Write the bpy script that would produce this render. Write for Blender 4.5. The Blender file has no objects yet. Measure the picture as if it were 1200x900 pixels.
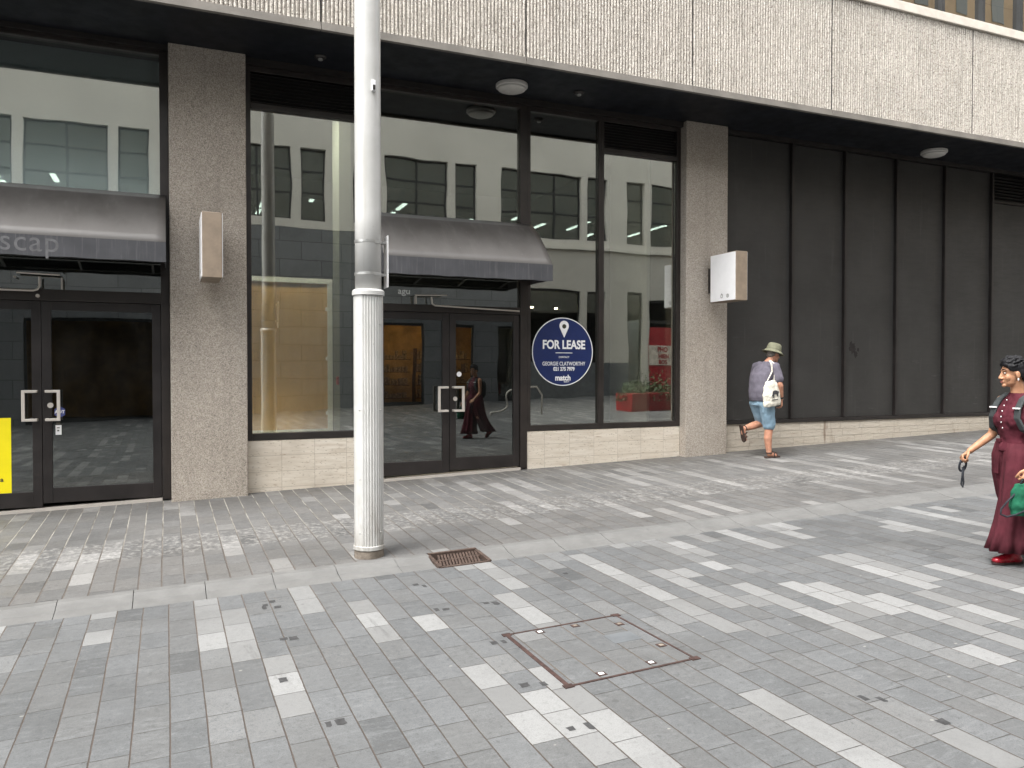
import bpy, bmesh, math, random
from mathutils import Vector, Matrix, noise
random.seed(7)
R = math.radians
sc = bpy.context.scene
COL = sc.collection

# ------------------------------------------------------------------ camera
cam = bpy.data.cameras.new('camera'); camo = bpy.data.objects.new('camera', cam); COL.objects.link(camo)
cam.sensor_width = 36; cam.lens = 27.9; cam.clip_start = .05; cam.clip_end = 2000
camo.location = (0, 0, 1.6)
camo.rotation_euler = (R(90 - 1.1), 0, R(-23.5))
sc.camera = camo

# ------------------------------------------------------------------ world and sun
w = bpy.data.worlds.new('World'); sc.world = w; w.use_nodes = True
nt = w.node_tree; nt.nodes.clear()
sky = nt.nodes.new('ShaderNodeTexSky'); sky.sky_type = 'NISHITA'; sky.sun_disc = False
SUN_EL, SUN_AZ = 62, 244            # degrees; azimuth measured from +Y towards +X
sky.sun_elevation = R(SUN_EL); sky.sun_rotation = R(SUN_AZ)
sky.air_density = 1.6; sky.dust_density = 4; sky.ozone_density = 1
hs = nt.nodes.new('ShaderNodeHueSaturation'); hs.inputs['Saturation'].default_value = .16
bg = nt.nodes.new('ShaderNodeBackground'); bg.inputs['Strength'].default_value = .15
out = nt.nodes.new('ShaderNodeOutputWorld')
nt.links.new(sky.outputs[0], hs.inputs['Color']); nt.links.new(hs.outputs[0], bg.inputs['Color']); nt.links.new(bg.outputs[0], out.inputs['Surface'])
sl = bpy.data.lights.new('sun', 'SUN'); sl.energy = 1.1; sl.angle = R(30); sl.color = (1, .96, .9)
so = bpy.data.objects.new('sun', sl); COL.objects.link(so)
d = Vector((math.sin(R(SUN_AZ)) * math.cos(R(SUN_EL)), math.cos(R(SUN_AZ)) * math.cos(R(SUN_EL)), math.sin(R(SUN_EL))))
so.rotation_euler = d.to_track_quat('Z', 'Y').to_euler(); so.location = d * 60
sc.view_settings.view_transform = 'Standard'; sc.view_settings.look = 'None'
sc.view_settings.exposure = 1.82; sc.view_settings.gamma = 1
try:
    sc.cycles.max_bounces = 8; sc.cycles.transparent_max_bounces = 12; sc.cycles.glossy_bounces = 5
    sc.cycles.caustics_reflective = False; sc.cycles.caustics_refractive = False
    sc.cycles.use_denoising = True
except Exception: pass

# ------------------------------------------------------------------ node helpers
class NT:
    def __init__(s, name):
        s.m = bpy.data.materials.new(name); s.m.use_nodes = True
        s.t = s.m.node_tree; s.t.nodes.clear()
        s.out = s.t.nodes.new('ShaderNodeOutputMaterial')
    def n(s, typ, ins=None, **kw):
        nd = s.t.nodes.new('ShaderNode' + typ)
        for k, v in kw.items(): setattr(nd, k, v)
        for k, v in (ins or {}).items(): s.set(nd.inputs[k], v)
        return nd
    def set(s, sock, v):
        if isinstance(v, bpy.types.NodeSocket): s.t.links.new(v, sock)
        elif isinstance(v, bpy.types.Node): s.t.links.new(v.outputs[0], sock)
        else:
            if sock.type == 'RGBA' and len(v) == 3: v = (*v, 1)
            sock.default_value = v
    def math(s, op, a, b=0.0, c=0.0, clamp=False):
        nd = s.t.nodes.new('ShaderNodeMath'); nd.operation = op; nd.use_clamp = clamp
        for i, v in enumerate((a, b, c)): s.set(nd.inputs[i], v)
        return nd.outputs[0]
    def mix(s, f, a, b, blend='MIX'):
        nd = s.t.nodes.new('ShaderNodeMix'); nd.data_type = 'RGBA'; nd.blend_type = blend
        s.set(nd.inputs[0], f); s.set(nd.inputs[6], a); s.set(nd.inputs[7], b)
        return nd.outputs[2]
    def ramp(s, f, lo, hi, a=0.0, b=1.0, smooth=True):
        nd = s.t.nodes.new('ShaderNodeMapRange'); nd.interpolation_type = 'SMOOTHSTEP' if smooth else 'LINEAR'
        for i, v in enumerate((f, lo, hi, a, b)): s.set(nd.inputs[i], v)
        return nd.outputs[0]
    def pos(s): return s.n('NewGeometry').outputs['Position']
    def obj(s): return s.n('TexCoord').outputs['Object']
    def scale(s, v, xyz):
        return s.n('Mapping', {'Vector': v, 'Scale': xyz}).outputs[0]
    def noise(s, v, sc, det=3, rough=.55, dist=0.0):
        return s.n('TexNoise', {'Vector': v, 'Scale': sc, 'Detail': det, 'Roughness': rough, 'Distortion': dist}).outputs['Fac']
    def white(s, x, y):
        c = s.n('CombineXYZ', {'X': x, 'Y': y}).outputs[0]
        return s.n('TexWhiteNoise', {'Vector': c}, noise_dimensions='2D').outputs['Value']
    def bump(s, h, strength=.5, dist=.01, normal=None):
        b = s.n('Bump', {'Height': h, 'Strength': strength, 'Distance': dist})
        if normal: s.set(b.inputs['Normal'], normal)
        return b.outputs[0]
    def bsdf(s, col, rough=.5, metal=0.0, normal=None, spec=.5, **kw):
        p = s.n('BsdfPrincipled', {'Base Color': col, 'Roughness': rough, 'Metallic': metal, 'Specular IOR Level': spec, **kw})
        if normal: s.set(p.inputs['Normal'], normal)
        s.t.links.new(p.outputs[0], s.out.inputs['Surface'])
        return s.m

def mul(c, k): return tuple(x * k for x in c)
def plain(name, col, rough=.5, metal=0.0, var=.25, scale=6, bump=0.0, bscale=80, spec=.5):
    s = NT(name); p = s.obj()
    f = s.noise(p, scale, 4, .6)
    c = s.mix(s.ramp(f, .3, .7), mul(col, 1 - var), mul(col, 1 + var))
    rg = s.ramp(s.noise(p, scale * 2.3, 3), .3, .7, max(rough - .06, 0), min(rough + .06, 1))
    nm = s.bump(s.noise(p, bscale, 3), bump, .004) if bump else None
    return s.bsdf(c, rg, metal, nm, spec)
def emit(name, col, k):
    s = NT(name); e = s.n('Emission', {'Color': (*col, 1), 'Strength': k})
    s.t.links.new(e.outputs[0], s.out.inputs['Surface']); return s.m
def glass_mat(name, tint, base, k, haze=0.0, gcol=(.93, .97, .95)):
    s = NT(name)
    tr = s.n('BsdfTransparent', {'Color': (*tint, 1)})
    p = s.pos()
    # panes are never quite flat: very slow waves bend what they mirror
    nm = s.bump(s.noise(p, .6, 2), .13, .02)
    gl = s.n('BsdfGlossy', {'Color': (*gcol, 1), 'Roughness': 0.0, 'Normal': nm})
    fr = s.n('Fresnel', {'IOR': 1.5}).outputs[0]
    f = s.math('ADD', s.math('MULTIPLY', fr, k), base, clamp=True)
    m = s.n('MixShader', {0: f, 1: tr, 2: gl})
    if haze:
        df = s.n('BsdfDiffuse', {'Color': (.55, .56, .54, 1)})
        dust = s.ramp(s.noise(s.scale(p, (1, 1, .4)), 2.2, 5, .6), .35, .8, 0, haze)
        m = s.n('MixShader', {0: dust, 1: m, 2: df})
    s.t.links.new(m.outputs[0], s.out.inputs['Surface']); return s.m

def aggregate(name, c1, c2, c3, bump=.6, sc_=95, blotch=.18):
    s = NT(name); p = s.obj()
    v = s.n('TexVoronoi', {'Vector': p, 'Scale': sc_}).outputs
    cell = s.n('SeparateColor', {'Color': v['Color']}).outputs[0]
    c = s.mix(s.ramp(cell, .2, .8), c1, c2)
    c = s.mix(s.ramp(s.noise(p, sc_ * .7, 2), .55, .7), c, c3)
    big = s.noise(p, .9, 5, .65)
    c = s.mix(s.ramp(big, .25, .75, 0, 1), s.mix(blotch, c, (0, 0, 0, 1)), s.mix(blotch * .5, c, (1, .95, .9, 1)))
    st = s.noise(s.scale(p, (6, 6, .35)), 1.0, 4, .6)                       # faint vertical weather streaks
    c = s.mix(s.ramp(st, .52, .75, 0, .22), c, mul(c1, .45))
    h = s.math('ADD', s.noise(p, sc_ * .9, 3, .7), s.math('MULTIPLY', v['Distance'], -.9))
    return s.bsdf(c, .9, 0, s.bump(h, bump, .006), .25)

def paving(name, w, l0, l1, plight, dark, lightc, jx, jy, jcol_far, jcol_near, ysplit, band=None, seed=0.0):
    s = NT(name); sep = s.n('SeparateXYZ', {'Vector': s.pos()}).outputs
    p = s.pos()
    wob = s.math('MULTIPLY', s.math('SUBTRACT', s.noise(p, 1.3, 2), .5), .012)
    x = s.math('ADD', sep[0], wob); y = sep[1]
    xs = s.math('DIVIDE', s.math('ADD', x, 400 * w + seed), w)
    col = s.math('FLOOR', xs); fx = s.math('SUBTRACT', xs, col)
    L = s.math('ADD', s.math('MULTIPLY', s.white(col, 3.3), l1 - l0), l0)
    off = s.math('MULTIPLY', s.white(col, 17.7), L)
    ys = s.math('DIVIDE', s.math('ADD', s.math('ADD', y, off), 300), L)
    row = s.math('FLOOR', ys); fy = s.math('SUBTRACT', ys, row)
    r1 = s.white(col, row); r2 = s.white(s.math('ADD', col, 71.3), row); r3 = s.white(row, s.math('ADD', col, 9.1))
    chain = s.white(col, s.math('ADD', s.math('FLOOR', s.math('DIVIDE', s.math('ADD', row, s.math('MULTIPLY', r1, .5)), 3.2)), 5.5))
    par = s.math('GREATER_THAN', s.math('FRACT', s.math('DIVIDE', col, 2.0)), .25)
    light = s.math('MAXIMUM', s.math('GREATER_THAN', chain, s.math('SUBTRACT', 1 - plight * .35, s.math('MULTIPLY', par, plight * 1.45))), s.math('GREATER_THAN', r2, 1 - plight * .22))
    # stone bodies
    cloud = s.noise(s.scale(p, (5, 3, 5)), 1.6, 6, .7, .6)
    fine = s.noise(p, 160, 3, .75)
    vein = s.noise(s.n('VectorMath', {0: s.scale(p, (3, 11, 3)), 1: s.n('CombineXYZ', {'X': s.math('MULTIPLY', r1, 30), 'Y': s.math('MULTIPLY', r2, 30)}).outputs[0]}, operation='ADD').outputs[0], 1.5, 5, .7, 1.6)
    tone = s.math('ADD', s.math('MULTIPLY', r3, .75), s.math('MULTIPLY', s.ramp(cloud, .3, .7), .25))
    cd = s.mix(tone, dark[0], dark[1])
    cd = s.mix(s.math('MULTIPLY', s.math('GREATER_THAN', r2, .62), .55), cd, dark[2])
    mid = s.math('MULTIPLY', s.math('GREATER_THAN', s.white(s.math('ADD', row, 13.0), s.math('ADD', col, 57.0)), .93), .6)
    cd = s.mix(mid, cd, mul(lightc, .74))
    dk = s.math('MULTIPLY', s.math('LESS_THAN', s.white(s.math('ADD', row, 23.0), s.math('ADD', col, 37.0)), .035), .55)
    cd = s.mix(dk, cd, mul(dark[0], .55))
    cd = s.mix(s.ramp(vein, .48, .72, 0, .5), cd, mul(dark[1], 1.4))
    scuff = s.noise(s.scale(p, (9, 6, 9)), 2.4, 7, .78, .9)
    cd = s.mix(s.ramp(scuff, .42, .28, 0, .7), cd, mul(dark[0], .6))
    cd = s.mix(s.ramp(scuff, .57, .74, 0, .42), cd, mul(lightc, .75))
    cd = s.mix(s.ramp(fine, .46, .66, 0, .5), cd, mul(dark[0], .5))
    cd = s.mix(s.ramp(s.noise(p, 75, 4, .8), .54, .7, 0, .35), cd, mul(lightc, .8))
    med = s.noise(p, 30, 6, .75, .4)
    cd = s.mix(s.ramp(med, .47, .30, 0, .6), cd, mul(dark[0], .5))
    cd = s.mix(s.ramp(med, .55, .72, 0, .4), cd, mul(lightc, .85))
    cl = s.mix(r3, mul(lightc, .72), mul(lightc, 1.06))
    cl = s.mix(s.ramp(fine, .48, .62, 0, .4), cl, mul(lightc, .5))
    cl = s.mix(s.ramp(cloud, .45, .75, 0, .35), cl, mul(lightc, .62))
    cl = s.mix(s.ramp(med, .48, .32, 0, .45), cl, mul(lightc, .5))
    c = s.mix(light, cd, cl)
    c = s.mix(s.math('MULTIPLY', s.ramp(y, 9.3, 10.35, 0, .6), s.ramp(s.noise(p, 1.7, 5, .65), .3, .6)), c, (.075, .07, .062))  # paving painted darker towards the wall, for the shade under the soffit
    hue = s.white(s.math('ADD', col, 5.0), s.math('ADD', row, 91.0))
    c = s.mix(s.ramp(hue, .72, 1, 0, .30), c, mul(dark[2], .9))
    # foot-worn grime in big soft patches, small spots
    grime = s.noise(s.scale(p, (.55, .8, 1)), 1.0, 6, .62)
    c = s.mix(s.ramp(grime, .47, .70, 0, .38), c, (.066, .066, .065))
    drip = s.noise(s.scale(p, (2.2, .5, 1)), 1.3, 6, .7, .8)
    c = s.mix(s.ramp(drip, .62, .70, 0, .4), c, (.055, .055, .054))
    spots = s.n('TexVoronoi', {'Vector': p, 'Scale': 2.3, 'Randomness': 1.0}).outputs['Distance']
    c = s.mix(s.ramp(spots, .035, .05, .55, 0), c, (.06, .06, .06))
    spot2 = s.n('TexVoronoi', {'Vector': s.scale(p, (1, 1.3, 1)), 'Scale': 3.7}).outputs['Distance']
    c = s.mix(s.ramp(spot2, .03, .045, .4, 0), c, (.38, .37, .34))
    rough_h = 0.0
    hgt = s.math('MULTIPLY', s.noise(p, 60, 4, .7), .25)
    if band:
        inb = s.math('MULTIPLY', s.ramp(y, band[0] - .05, band[0] + .05), s.ramp(y, band[1] - .05, band[1] + .05, 1, 0))
        bn = s.noise(s.scale(p, (1, .8, 1)), 22, 5, .7)
        c = s.mix(s.math('MULTIPLY', inb, s.ramp(bn, .46, .66)), c, s.mix(.35, c, (.42, .41, .39)))
        c = s.mix(s.math('MULTIPLY', inb, s.ramp(bn, .50, .34)), c, s.mix(.35, c, (.06, .06, .06)))
        hgt = s.math('ADD', hgt, s.math('MULTIPLY', s.math('MULTIPLY', inb, bn), 1.3))
    ex = s.math('MULTIPLY', s.math('MINIMUM', fx, s.math('SUBTRACT', 1.0, fx)), w)
    ey = s.math('MULTIPLY', s.math('MINIMUM', fy, s.math('SUBTRACT', 1.0, fy)), L)
    chip = s.math('MULTIPLY', s.math('SUBTRACT', s.noise(p, 26, 3), .5), .004)
    mx = s.ramp(s.math('ADD', ex, chip), jx * .45, jx, 1, 0)
    my = s.ramp(s.math('ADD', ey, chip), jy * .45, jy, 1, 0)
    jc = s.mix(s.ramp(y, ysplit - .8, ysplit + .8), jcol_near, jcol_far)
    jc = s.mix(s.ramp(s.noise(p, 2.1, 3), .4, .65, 0, .8), jc, (.06, .05, .042))
    c = s.mix(my, c, (.045, .042, .04))
    c = s.mix(mx, c, jc)
    j = s.math('MAXIMUM', mx, my)
    tilt = s.math('ADD', s.math('MULTIPLY', s.math('SUBTRACT', fx, .5), s.math('SUBTRACT', r1, .5)), s.math('MULTIPLY', s.math('SUBTRACT', fy, .5), s.math('SUBTRACT', r2, .5)))
    hgt = s.math('ADD', hgt, s.math('MULTIPLY', tilt, .6))
    hgt = s.math('ADD', s.math('SUBTRACT', hgt, s.math('MULTIPLY', j, 1.2)), s.math('MULTIPLY', r3, .25))
    rg = s.math('ADD', s.math('MULTIPLY', r1, .18), s.ramp(cloud, .3, .7, .46, .62))
    return s.bsdf(c, rg, 0, s.bump(hgt, .55, .005), .4)

def travertine(name, tw, th, x0, z0, rough_split=False):
    s = NT(name); p = s.pos(); sep = s.n('SeparateXYZ', {'Vector': p}).outputs
    xs = s.math('DIVIDE', s.math('SUBTRACT', sep[0], x0), tw); zs = s.math('DIVIDE', s.math('SUBTRACT', sep[2], z0), th)
    zr = s.math('FLOOR', zs)
    if rough_split: xs = s.math('ADD', xs, s.math('MULTIPLY', s.white(zr, 4.4), 1.0))
    cx = s.math('FLOOR', xs)
    fx = s.math('SUBTRACT', xs, cx); fz = s.math('SUBTRACT', zs, zr)
    r = s.white(cx, s.math('ADD', zr, 31.0))
    pv = s.n('VectorMath', {0: p, 1: s.n('CombineXYZ', {'X': s.math('MULTIPLY', r, 9), 'Z': s.math('MULTIPLY', r, 5)}).outputs[0]}, operation='ADD').outputs[0]
    v1 = s.noise(s.scale(pv, (2.2, 2.2, 26)), 1.0, 6, .68, .5)
    v2 = s.noise(s.scale(pv, (5, 5, 42)), 1.0, 4, .6, .3)
    c = s.mix(s.ramp(v1, .3, .7), (.54, .475, .39), (.68, .63, .55))
    c = s.mix(s.ramp(r, 0, 1, 0, .45), c, (.64, .575, .48))
    c = s.mix(s.ramp(v2, .58, .74, 0, .75), c, (.30, .22, .15))
    pit = s.n('TexVoronoi', {'Vector': s.scale(pv, (14, 14, 60)), 'Scale': 1.0}).outputs['Distance']
    c = s.mix(s.ramp(pit, .12, .2, .7, 0), c, (.16, .115, .08))
    big = s.noise(p, 1.4, 5, .6)
    c = s.mix(s.ramp(big, .5, .75, 0, .4), c, (.36, .31, .25))
    if rough_split:
        c = s.mix(.35, c, (.40, .36, .30))
        stain = s.noise(s.scale(p, (5, 5, .8)), 1.0, 4, .6)
        c = s.mix(s.ramp(stain, .6, .72, 0, .7), c, (.16, .09, .05))
    ex = s.math('MULTIPLY', s.math('MINIMUM', fx, s.math('SUBTRACT', 1.0, fx)), tw)
    ez = s.math('MULTIPLY', s.math('MINIMUM', fz, s.math('SUBTRACT', 1.0, fz)), th)
    j = s.ramp(s.math('MINIMUM', ex, ez), .0015, .004, 1, 0)
    c = s.mix(s.math('MULTIPLY', j, .5), c, (.22, .18, .14))
    h = s.math('SUBTRACT', s.math('MULTIPLY', s.noise(s.scale(pv, (9, 9, 30)), 1.0, 5, .7), 1.6 if rough_split else .25), s.math('ADD', j, s.ramp(pit, .12, .2, .5, 0)))
    return s.bsdf(c, .6, 0, s.bump(h, .8 if rough_split else .4, .01 if rough_split else .004), .35)

def awning_mat():
    s = NT('awning vinyl with painted light'); p = s.obj(); sep = s.n('SeparateXYZ', {'Vector': s.pos()}).outputs
    c = s.mix(s.ramp(s.noise(p, 2.0, 5, .6), .3, .7), (.060, .055, .051), (.085, .079, .075))
    st = s.noise(s.scale(p, (7, 2, 1.2)), 1.0, 4, .6)
    c = s.mix(s.ramp(st, .5, .75, 0, .2), c, (.24, .23, .22))
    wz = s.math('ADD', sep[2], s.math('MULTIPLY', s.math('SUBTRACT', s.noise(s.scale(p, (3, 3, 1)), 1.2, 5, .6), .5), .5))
    c = s.mix(s.ramp(wz, 3.62, 3.0, 0, .75), c, (.15, .143, .137))  # fabric painted lighter downwards, as light reaches it past the soffit
    sp = s.n('TexVoronoi', {'Vector': p, 'Scale': 5.0}).outputs['Distance']
    c = s.mix(s.ramp(sp, .03, .05, .3, 0), c, (.3, .3, .29))
    return s.bsdf(c, .42, 0, s.bump(s.noise(p, 6, 3), .15, .01), .5)
def valance_mat():
    s = NT('grey valance vinyl'); p = s.obj()
    c = s.mix(s.ramp(s.noise(p, 2.5, 5, .6), .3, .7), (.050, .051, .057), (.072, .073, .080))
    st = s.noise(s.scale(p, (45, 45, 2.0)), 1.0, 4, .6)
    c = s.mix(s.ramp(st, .52, .75, 0, .45), c, (.14, .14, .145))
    return s.bsdf(c, .5, 0, None, .4)
def pole_paint():
    s = NT('weathered white pole paint'); p = s.obj()
    c = s.mix(s.ramp(s.noise(p, 3, 5, .6), .3, .7), (.47, .47, .455), (.54, .54, .53))
    st = s.noise(s.scale(p, (14, 14, .9)), 1.0, 5, .65)
    c = s.mix(s.ramp(st, .56, .76, 0, .45), c, (.40, .38, .34))
    ch = s.n('TexVoronoi', {'Vector': s.scale(p, (1, 1, .6)), 'Scale': 9.0}).outputs['Distance']
    c = s.mix(s.ramp(ch, .035, .06, .6, 0), c, (.12, .08, .05))
    z = s.n('SeparateXYZ', {'Vector': s.pos()}).outputs[2]
    foot = s.math('MULTIPLY', s.ramp(z, .75, .05, 0, 1), s.ramp(s.noise(s.scale(p, (9, 9, 2.5)), 1.0, 5, .65), .35, .65))
    c = s.mix(s.math('MULTIPLY', foot, .6), c, (.20, .175, .14))
    return s.bsdf(c, .26, 0, None, .6)
def blockwork(name, c1, c2, tw, th):
    s = NT(name); p = s.pos()
    v = s.n('CombineXYZ', {'X': s.n('SeparateXYZ', {'Vector': p}).outputs[0], 'Y': s.n('SeparateXYZ', {'Vector': p}).outputs[2]}).outputs[0]
    b = s.n('TexBrick', {'Vector': v, 'Color1': (*c1, 1), 'Color2': (*c2, 1), 'Mortar': (*mul(c1, .45), 1), 'Scale': 1.0, 'Mortar Size': .012, 'Brick Width': tw, 'Row Height': th})
    c = s.mix(s.ramp(s.noise(p, 2.0, 5), .4, .7, 0, .3), b.outputs['Color'], mul(c1, .6))
    return s.bsdf(c, .6)
def ply_mat():
    s = NT('ochre plywood'); p = s.obj()
    g = s.noise(s.scale(p, (9, 9, .6)), 1.0, 5, .6, 1.2)
    c = s.mix(s.ramp(g, .3, .7), (.46, .275, .10), (.53, .325, .125))
    return s.bsdf(c, .4)
def skin_mat(name, col):
    s = NT(name); p = s.obj()
    c = s.mix(s.ramp(s.noise(p, 18, 4), .3, .7), mul(col, .85), mul(col, 1.12))
    return s.bsdf(c, .5, 0, None, .35, **{'Subsurface Weight': .08, 'Subsurface Radius': (.01, .005, .003)})
def cloth_mat(name, col, var=.15, wrinkle=.35, wsc=16, rough=.85):
    s = NT(name); p = s.obj()
    c = s.mix(s.ramp(s.noise(p, 9, 5, .6), .3, .7), mul(col, 1 - var), mul(col, 1 + var))
    weave = s.noise(p, 420, 2)
    c = s.mix(s.ramp(weave, .4, .7, 0, .25), c, mul(col, .6))
    h = s.noise(s.scale(p, (1, 1, .45)), wsc, 4, .55, .7)
    return s.bsdf(c, rough, 0, s.bump(h, wrinkle, .02), .2)
def hair_mat(name, col):
    s = NT(name); p = s.obj()
    h = s.noise(s.scale(p, (1, 1, .35)), 130, 4, .7, .4)
    c = s.mix(s.ramp(h, .35, .7), mul(col, .5), mul(col, 1.5))
    return s.bsdf(c, .55, 0, s.bump(h, .6, .004), .22)

M = {}
M['street'] = paving('street basalt paving', .1667, .26, .37, .14, [(.090, .094, .097), (.126, .131, .135), (.115, .116, .115)], (.225, .228, .227), .0046, .0034, (.085, .068, .056), (.062, .048, .040), 5.0)
M['walk'] = paving('footpath basalt paving', .1667, .24, .36, .125, [(.097, .097, .096), (.134, .133, .131), (.126, .122, .116)], (.222, .22, .215), .0072, .0034, (.27, .258, .23), (.095, .082, .072), 8.3, band=(7.6, 8.35), seed=.05)
M['inlay'] = paving('access cover paving', .1667, .27, .38, .0, [(.094, .098, .101), (.126, .131, .135), (.117, .118, .117)], (.225, .228, .227), .0048, .0034, (.17, .14, .115), (.10, .078, .062), 5.0, seed=.02)
M['kerb'] = plain('grey kerb stone', (.132, .132, .129), .65, 0, .10, 5, .25, 90)
M['earth'] = plain('asphalt', (.05, .05, .05), .9)
M['pillar'] = aggregate('brown exposed aggregate', (.32, .28, .236), (.475, .425, .365), (.19, .166, .144), .9, 105, .10)
M['fascia'] = aggregate('broken rib concrete', (.44, .405, .355), (.60, .565, .51), (.22, .19, .165), 1.0, 55, .10)
M['coping'] = plain('pale painted coping', (.66, .61, .54), .6, 0, .08)
M['trim'] = plain('grey concrete trim', (.20, .185, .165), .75, 0, .15, 3, .2)
M['soffit'] = plain('black soffit paint', (.0068, .008, .0112), .55, 0, .4, 2.0, spec=.3)
M['frame'] = plain('dark brown anodised frame', (.021, .0165, .0145), .42, .0, .3, 3)
M['frame2'] = plain('black door frame', (.017, .014, .0135), .4, .0, .3, 3)
def cladding():
    s = NT('matt black cladding'); p = s.pos(); z = s.n('SeparateXYZ', {'Vector': p}).outputs[2]
    c = s.mix(s.ramp(s.noise(p, 1.6, 5, .6), .3, .7), (.034, .033, .0315), (.044, .0425, .0405))
    low = s.ramp(z, 2.7, 1.2, 0, 1)
    sc_ = s.noise(s.scale(p, (2.2, 1, 16)), 1.4, 5, .65, .8)
    c = s.mix(s.math('MULTIPLY', low, s.ramp(sc_, .60, .74, 0, .45)), c, (.13, .13, .128))
    dr = s.noise(s.scale(p, (16, 1, .7)), 1.5, 5, .6)
    c = s.mix(s.ramp(dr, .58, .75, 0, .35), c, (.075, .073, .07))
    return s.bsdf(c, s.ramp(sc_, .3, .7, .42, .58), 0, s.bump(s.noise(p, 1.1, 2), .08, .02), .32)
M['panel'] = cladding()
M['louvre'] = plain('dark brown louvre', (.013, .0105, .0095), .5, 0, .25, 3)
M['travertine'] = travertine('travertine tiles', .41, .2, .915, .105)
M['split'] = travertine('split face travertine', .46, .115, 8.3, .1, True)
M['glass'] = glass_mat('shopfront glass', (.74, .78, .76), .25, 1.15, .02, (.88, .88, .84))
M['doorglass'] = glass_mat('door glass', (.5, .52, .51), .085, 1.3, .02)
M['farglass'] = glass_mat('office glass', (.45, .52, .53), .06, 1.5)
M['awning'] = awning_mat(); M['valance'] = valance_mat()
M['awnunder'] = plain('black awning frame', (.008, .008, .009), .6)
M['ghost'] = plain('pale glue ghost lettering', (.115, .115, .12), .6, 0, .2, 14)
M['polepaint'] = pole_paint()
M['steel'] = plain('brushed steel', (.58, .54, .49), .4, .35, .06, 4)
M['galv'] = plain('galvanised steel', (.45, .45, .44), .4, .8, .2, 12)
M['rust'] = plain('rusty steel', (.048, .026, .022), .75, .2, .35, 25, .4)
M['rust2'] = plain('rusty cast iron', (.065, .043, .034), .75, .2, .35, 25, .4)
M['void'] = plain('dark pit', (.012, .01, .009), .9)
M['concrete'] = plain('dirty concrete', (.16, .135, .11), .9, 0, .3, 18, .4)
M['glue'] = plain('black glue residue', (.035, .035, .036), .8, 0, .3, 30)
M['white'] = plain('white acrylic', (.78, .78, .79), .35, 0, .03)
M['tan'] = plain('tan painted metal', (.235, .185, .138), .5, 0, .12, 8)
M['darkmetal'] = plain('dark metal', (.03, .027, .025), .5, .3)
M['lamp'] = plain('opal lamp plastic', (.60, .585, .55), .4, 0, .06)
M['navy'] = plain('navy vinyl', (.010, .022, .10), .35, 0, .06)
M['vinylwhite'] = plain('white vinyl', (.82, .82, .82), .4, 0, .02)
M['yellow'] = plain('yellow poster paper', (.85, .72, .004), .5, 0, .03)
M['ink'] = plain('dark print', (.05, .045, .03), .6)
M['blue'] = plain('blue sticker', (.07, .085, .24), .35, 0, .08)
M['red'] = plain('red plastic', (.45, .02, .025), .35, 0, .1)
M['ply'] = ply_mat()
M['wallin'] = plain('interior white wall', (.62, .63, .58), .8, 0, .05)
M['greycol'] = plain('grey green column', (.11, .12, .105), .8, 0, .05)
M['greyin'] = plain('interior grey wall', (.09, .09, .095), .8, 0, .1)
M['blind'] = plain('pale blue grey bulkhead', (.60, .66, .68), .8, 0, .06, 1)
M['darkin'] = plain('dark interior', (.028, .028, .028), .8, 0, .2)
M['plaster'] = plain('cream plaster', (.70, .675, .61), .85, 0, .05, .6, .1, 30)
M['plaster2'] = plain('beige render', (.52, .50, .45), .85, 0, .06, .6)
M['block'] = blockwork('grey stone cladding', (.15, .157, .165), (.19, .197, .205), 1.5, .62)
M['tanstone'] = blockwork('tan stone', (.46, .34, .21), (.40, .30, .19), 2.4, 1.2)
M['greystone'] = plain('grey plinth stone', (.10, .108, .115), .6, 0, .15)
M['winframe'] = plain('dark window frame', (.03, .032, .034), .5)
M['ochre'] = plain('ochre shop wall', (.40, .24, .08), .7, 0, .3, 2)
M['goods'] = plain('shelf goods', (.30, .22, .13), .6, 0, .7, 14)
M['wood'] = plain('brown shelf timber', (.10, .05, .025), .6, 0, .3)
M['redpaint'] = plain('red shopfront paint', (.33, .012, .018), .5, 0, .12)
M['planter'] = plain('red planter steel', (.28, .02, .022), .45, 0, .12)
M['leaf'] = plain('shrub leaf', (.045, .085, .025), .6, 0, .5, 9)
M['creamink'] = plain('cream lettering', (.62, .56, .48), .6)
M['rollerblind'] = plain('grey roller blind', (.36, .41, .43), .8, 0, .2, 1.5)
M['tube'] = emit('fluorescent tube', (1, .94, .80), 4)
M['warm'] = emit('warm downlight', (1, .66, .3), 90)
M['shoplight'] = emit('shop strip lamp', (1, .9, .72), 125)

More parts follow.
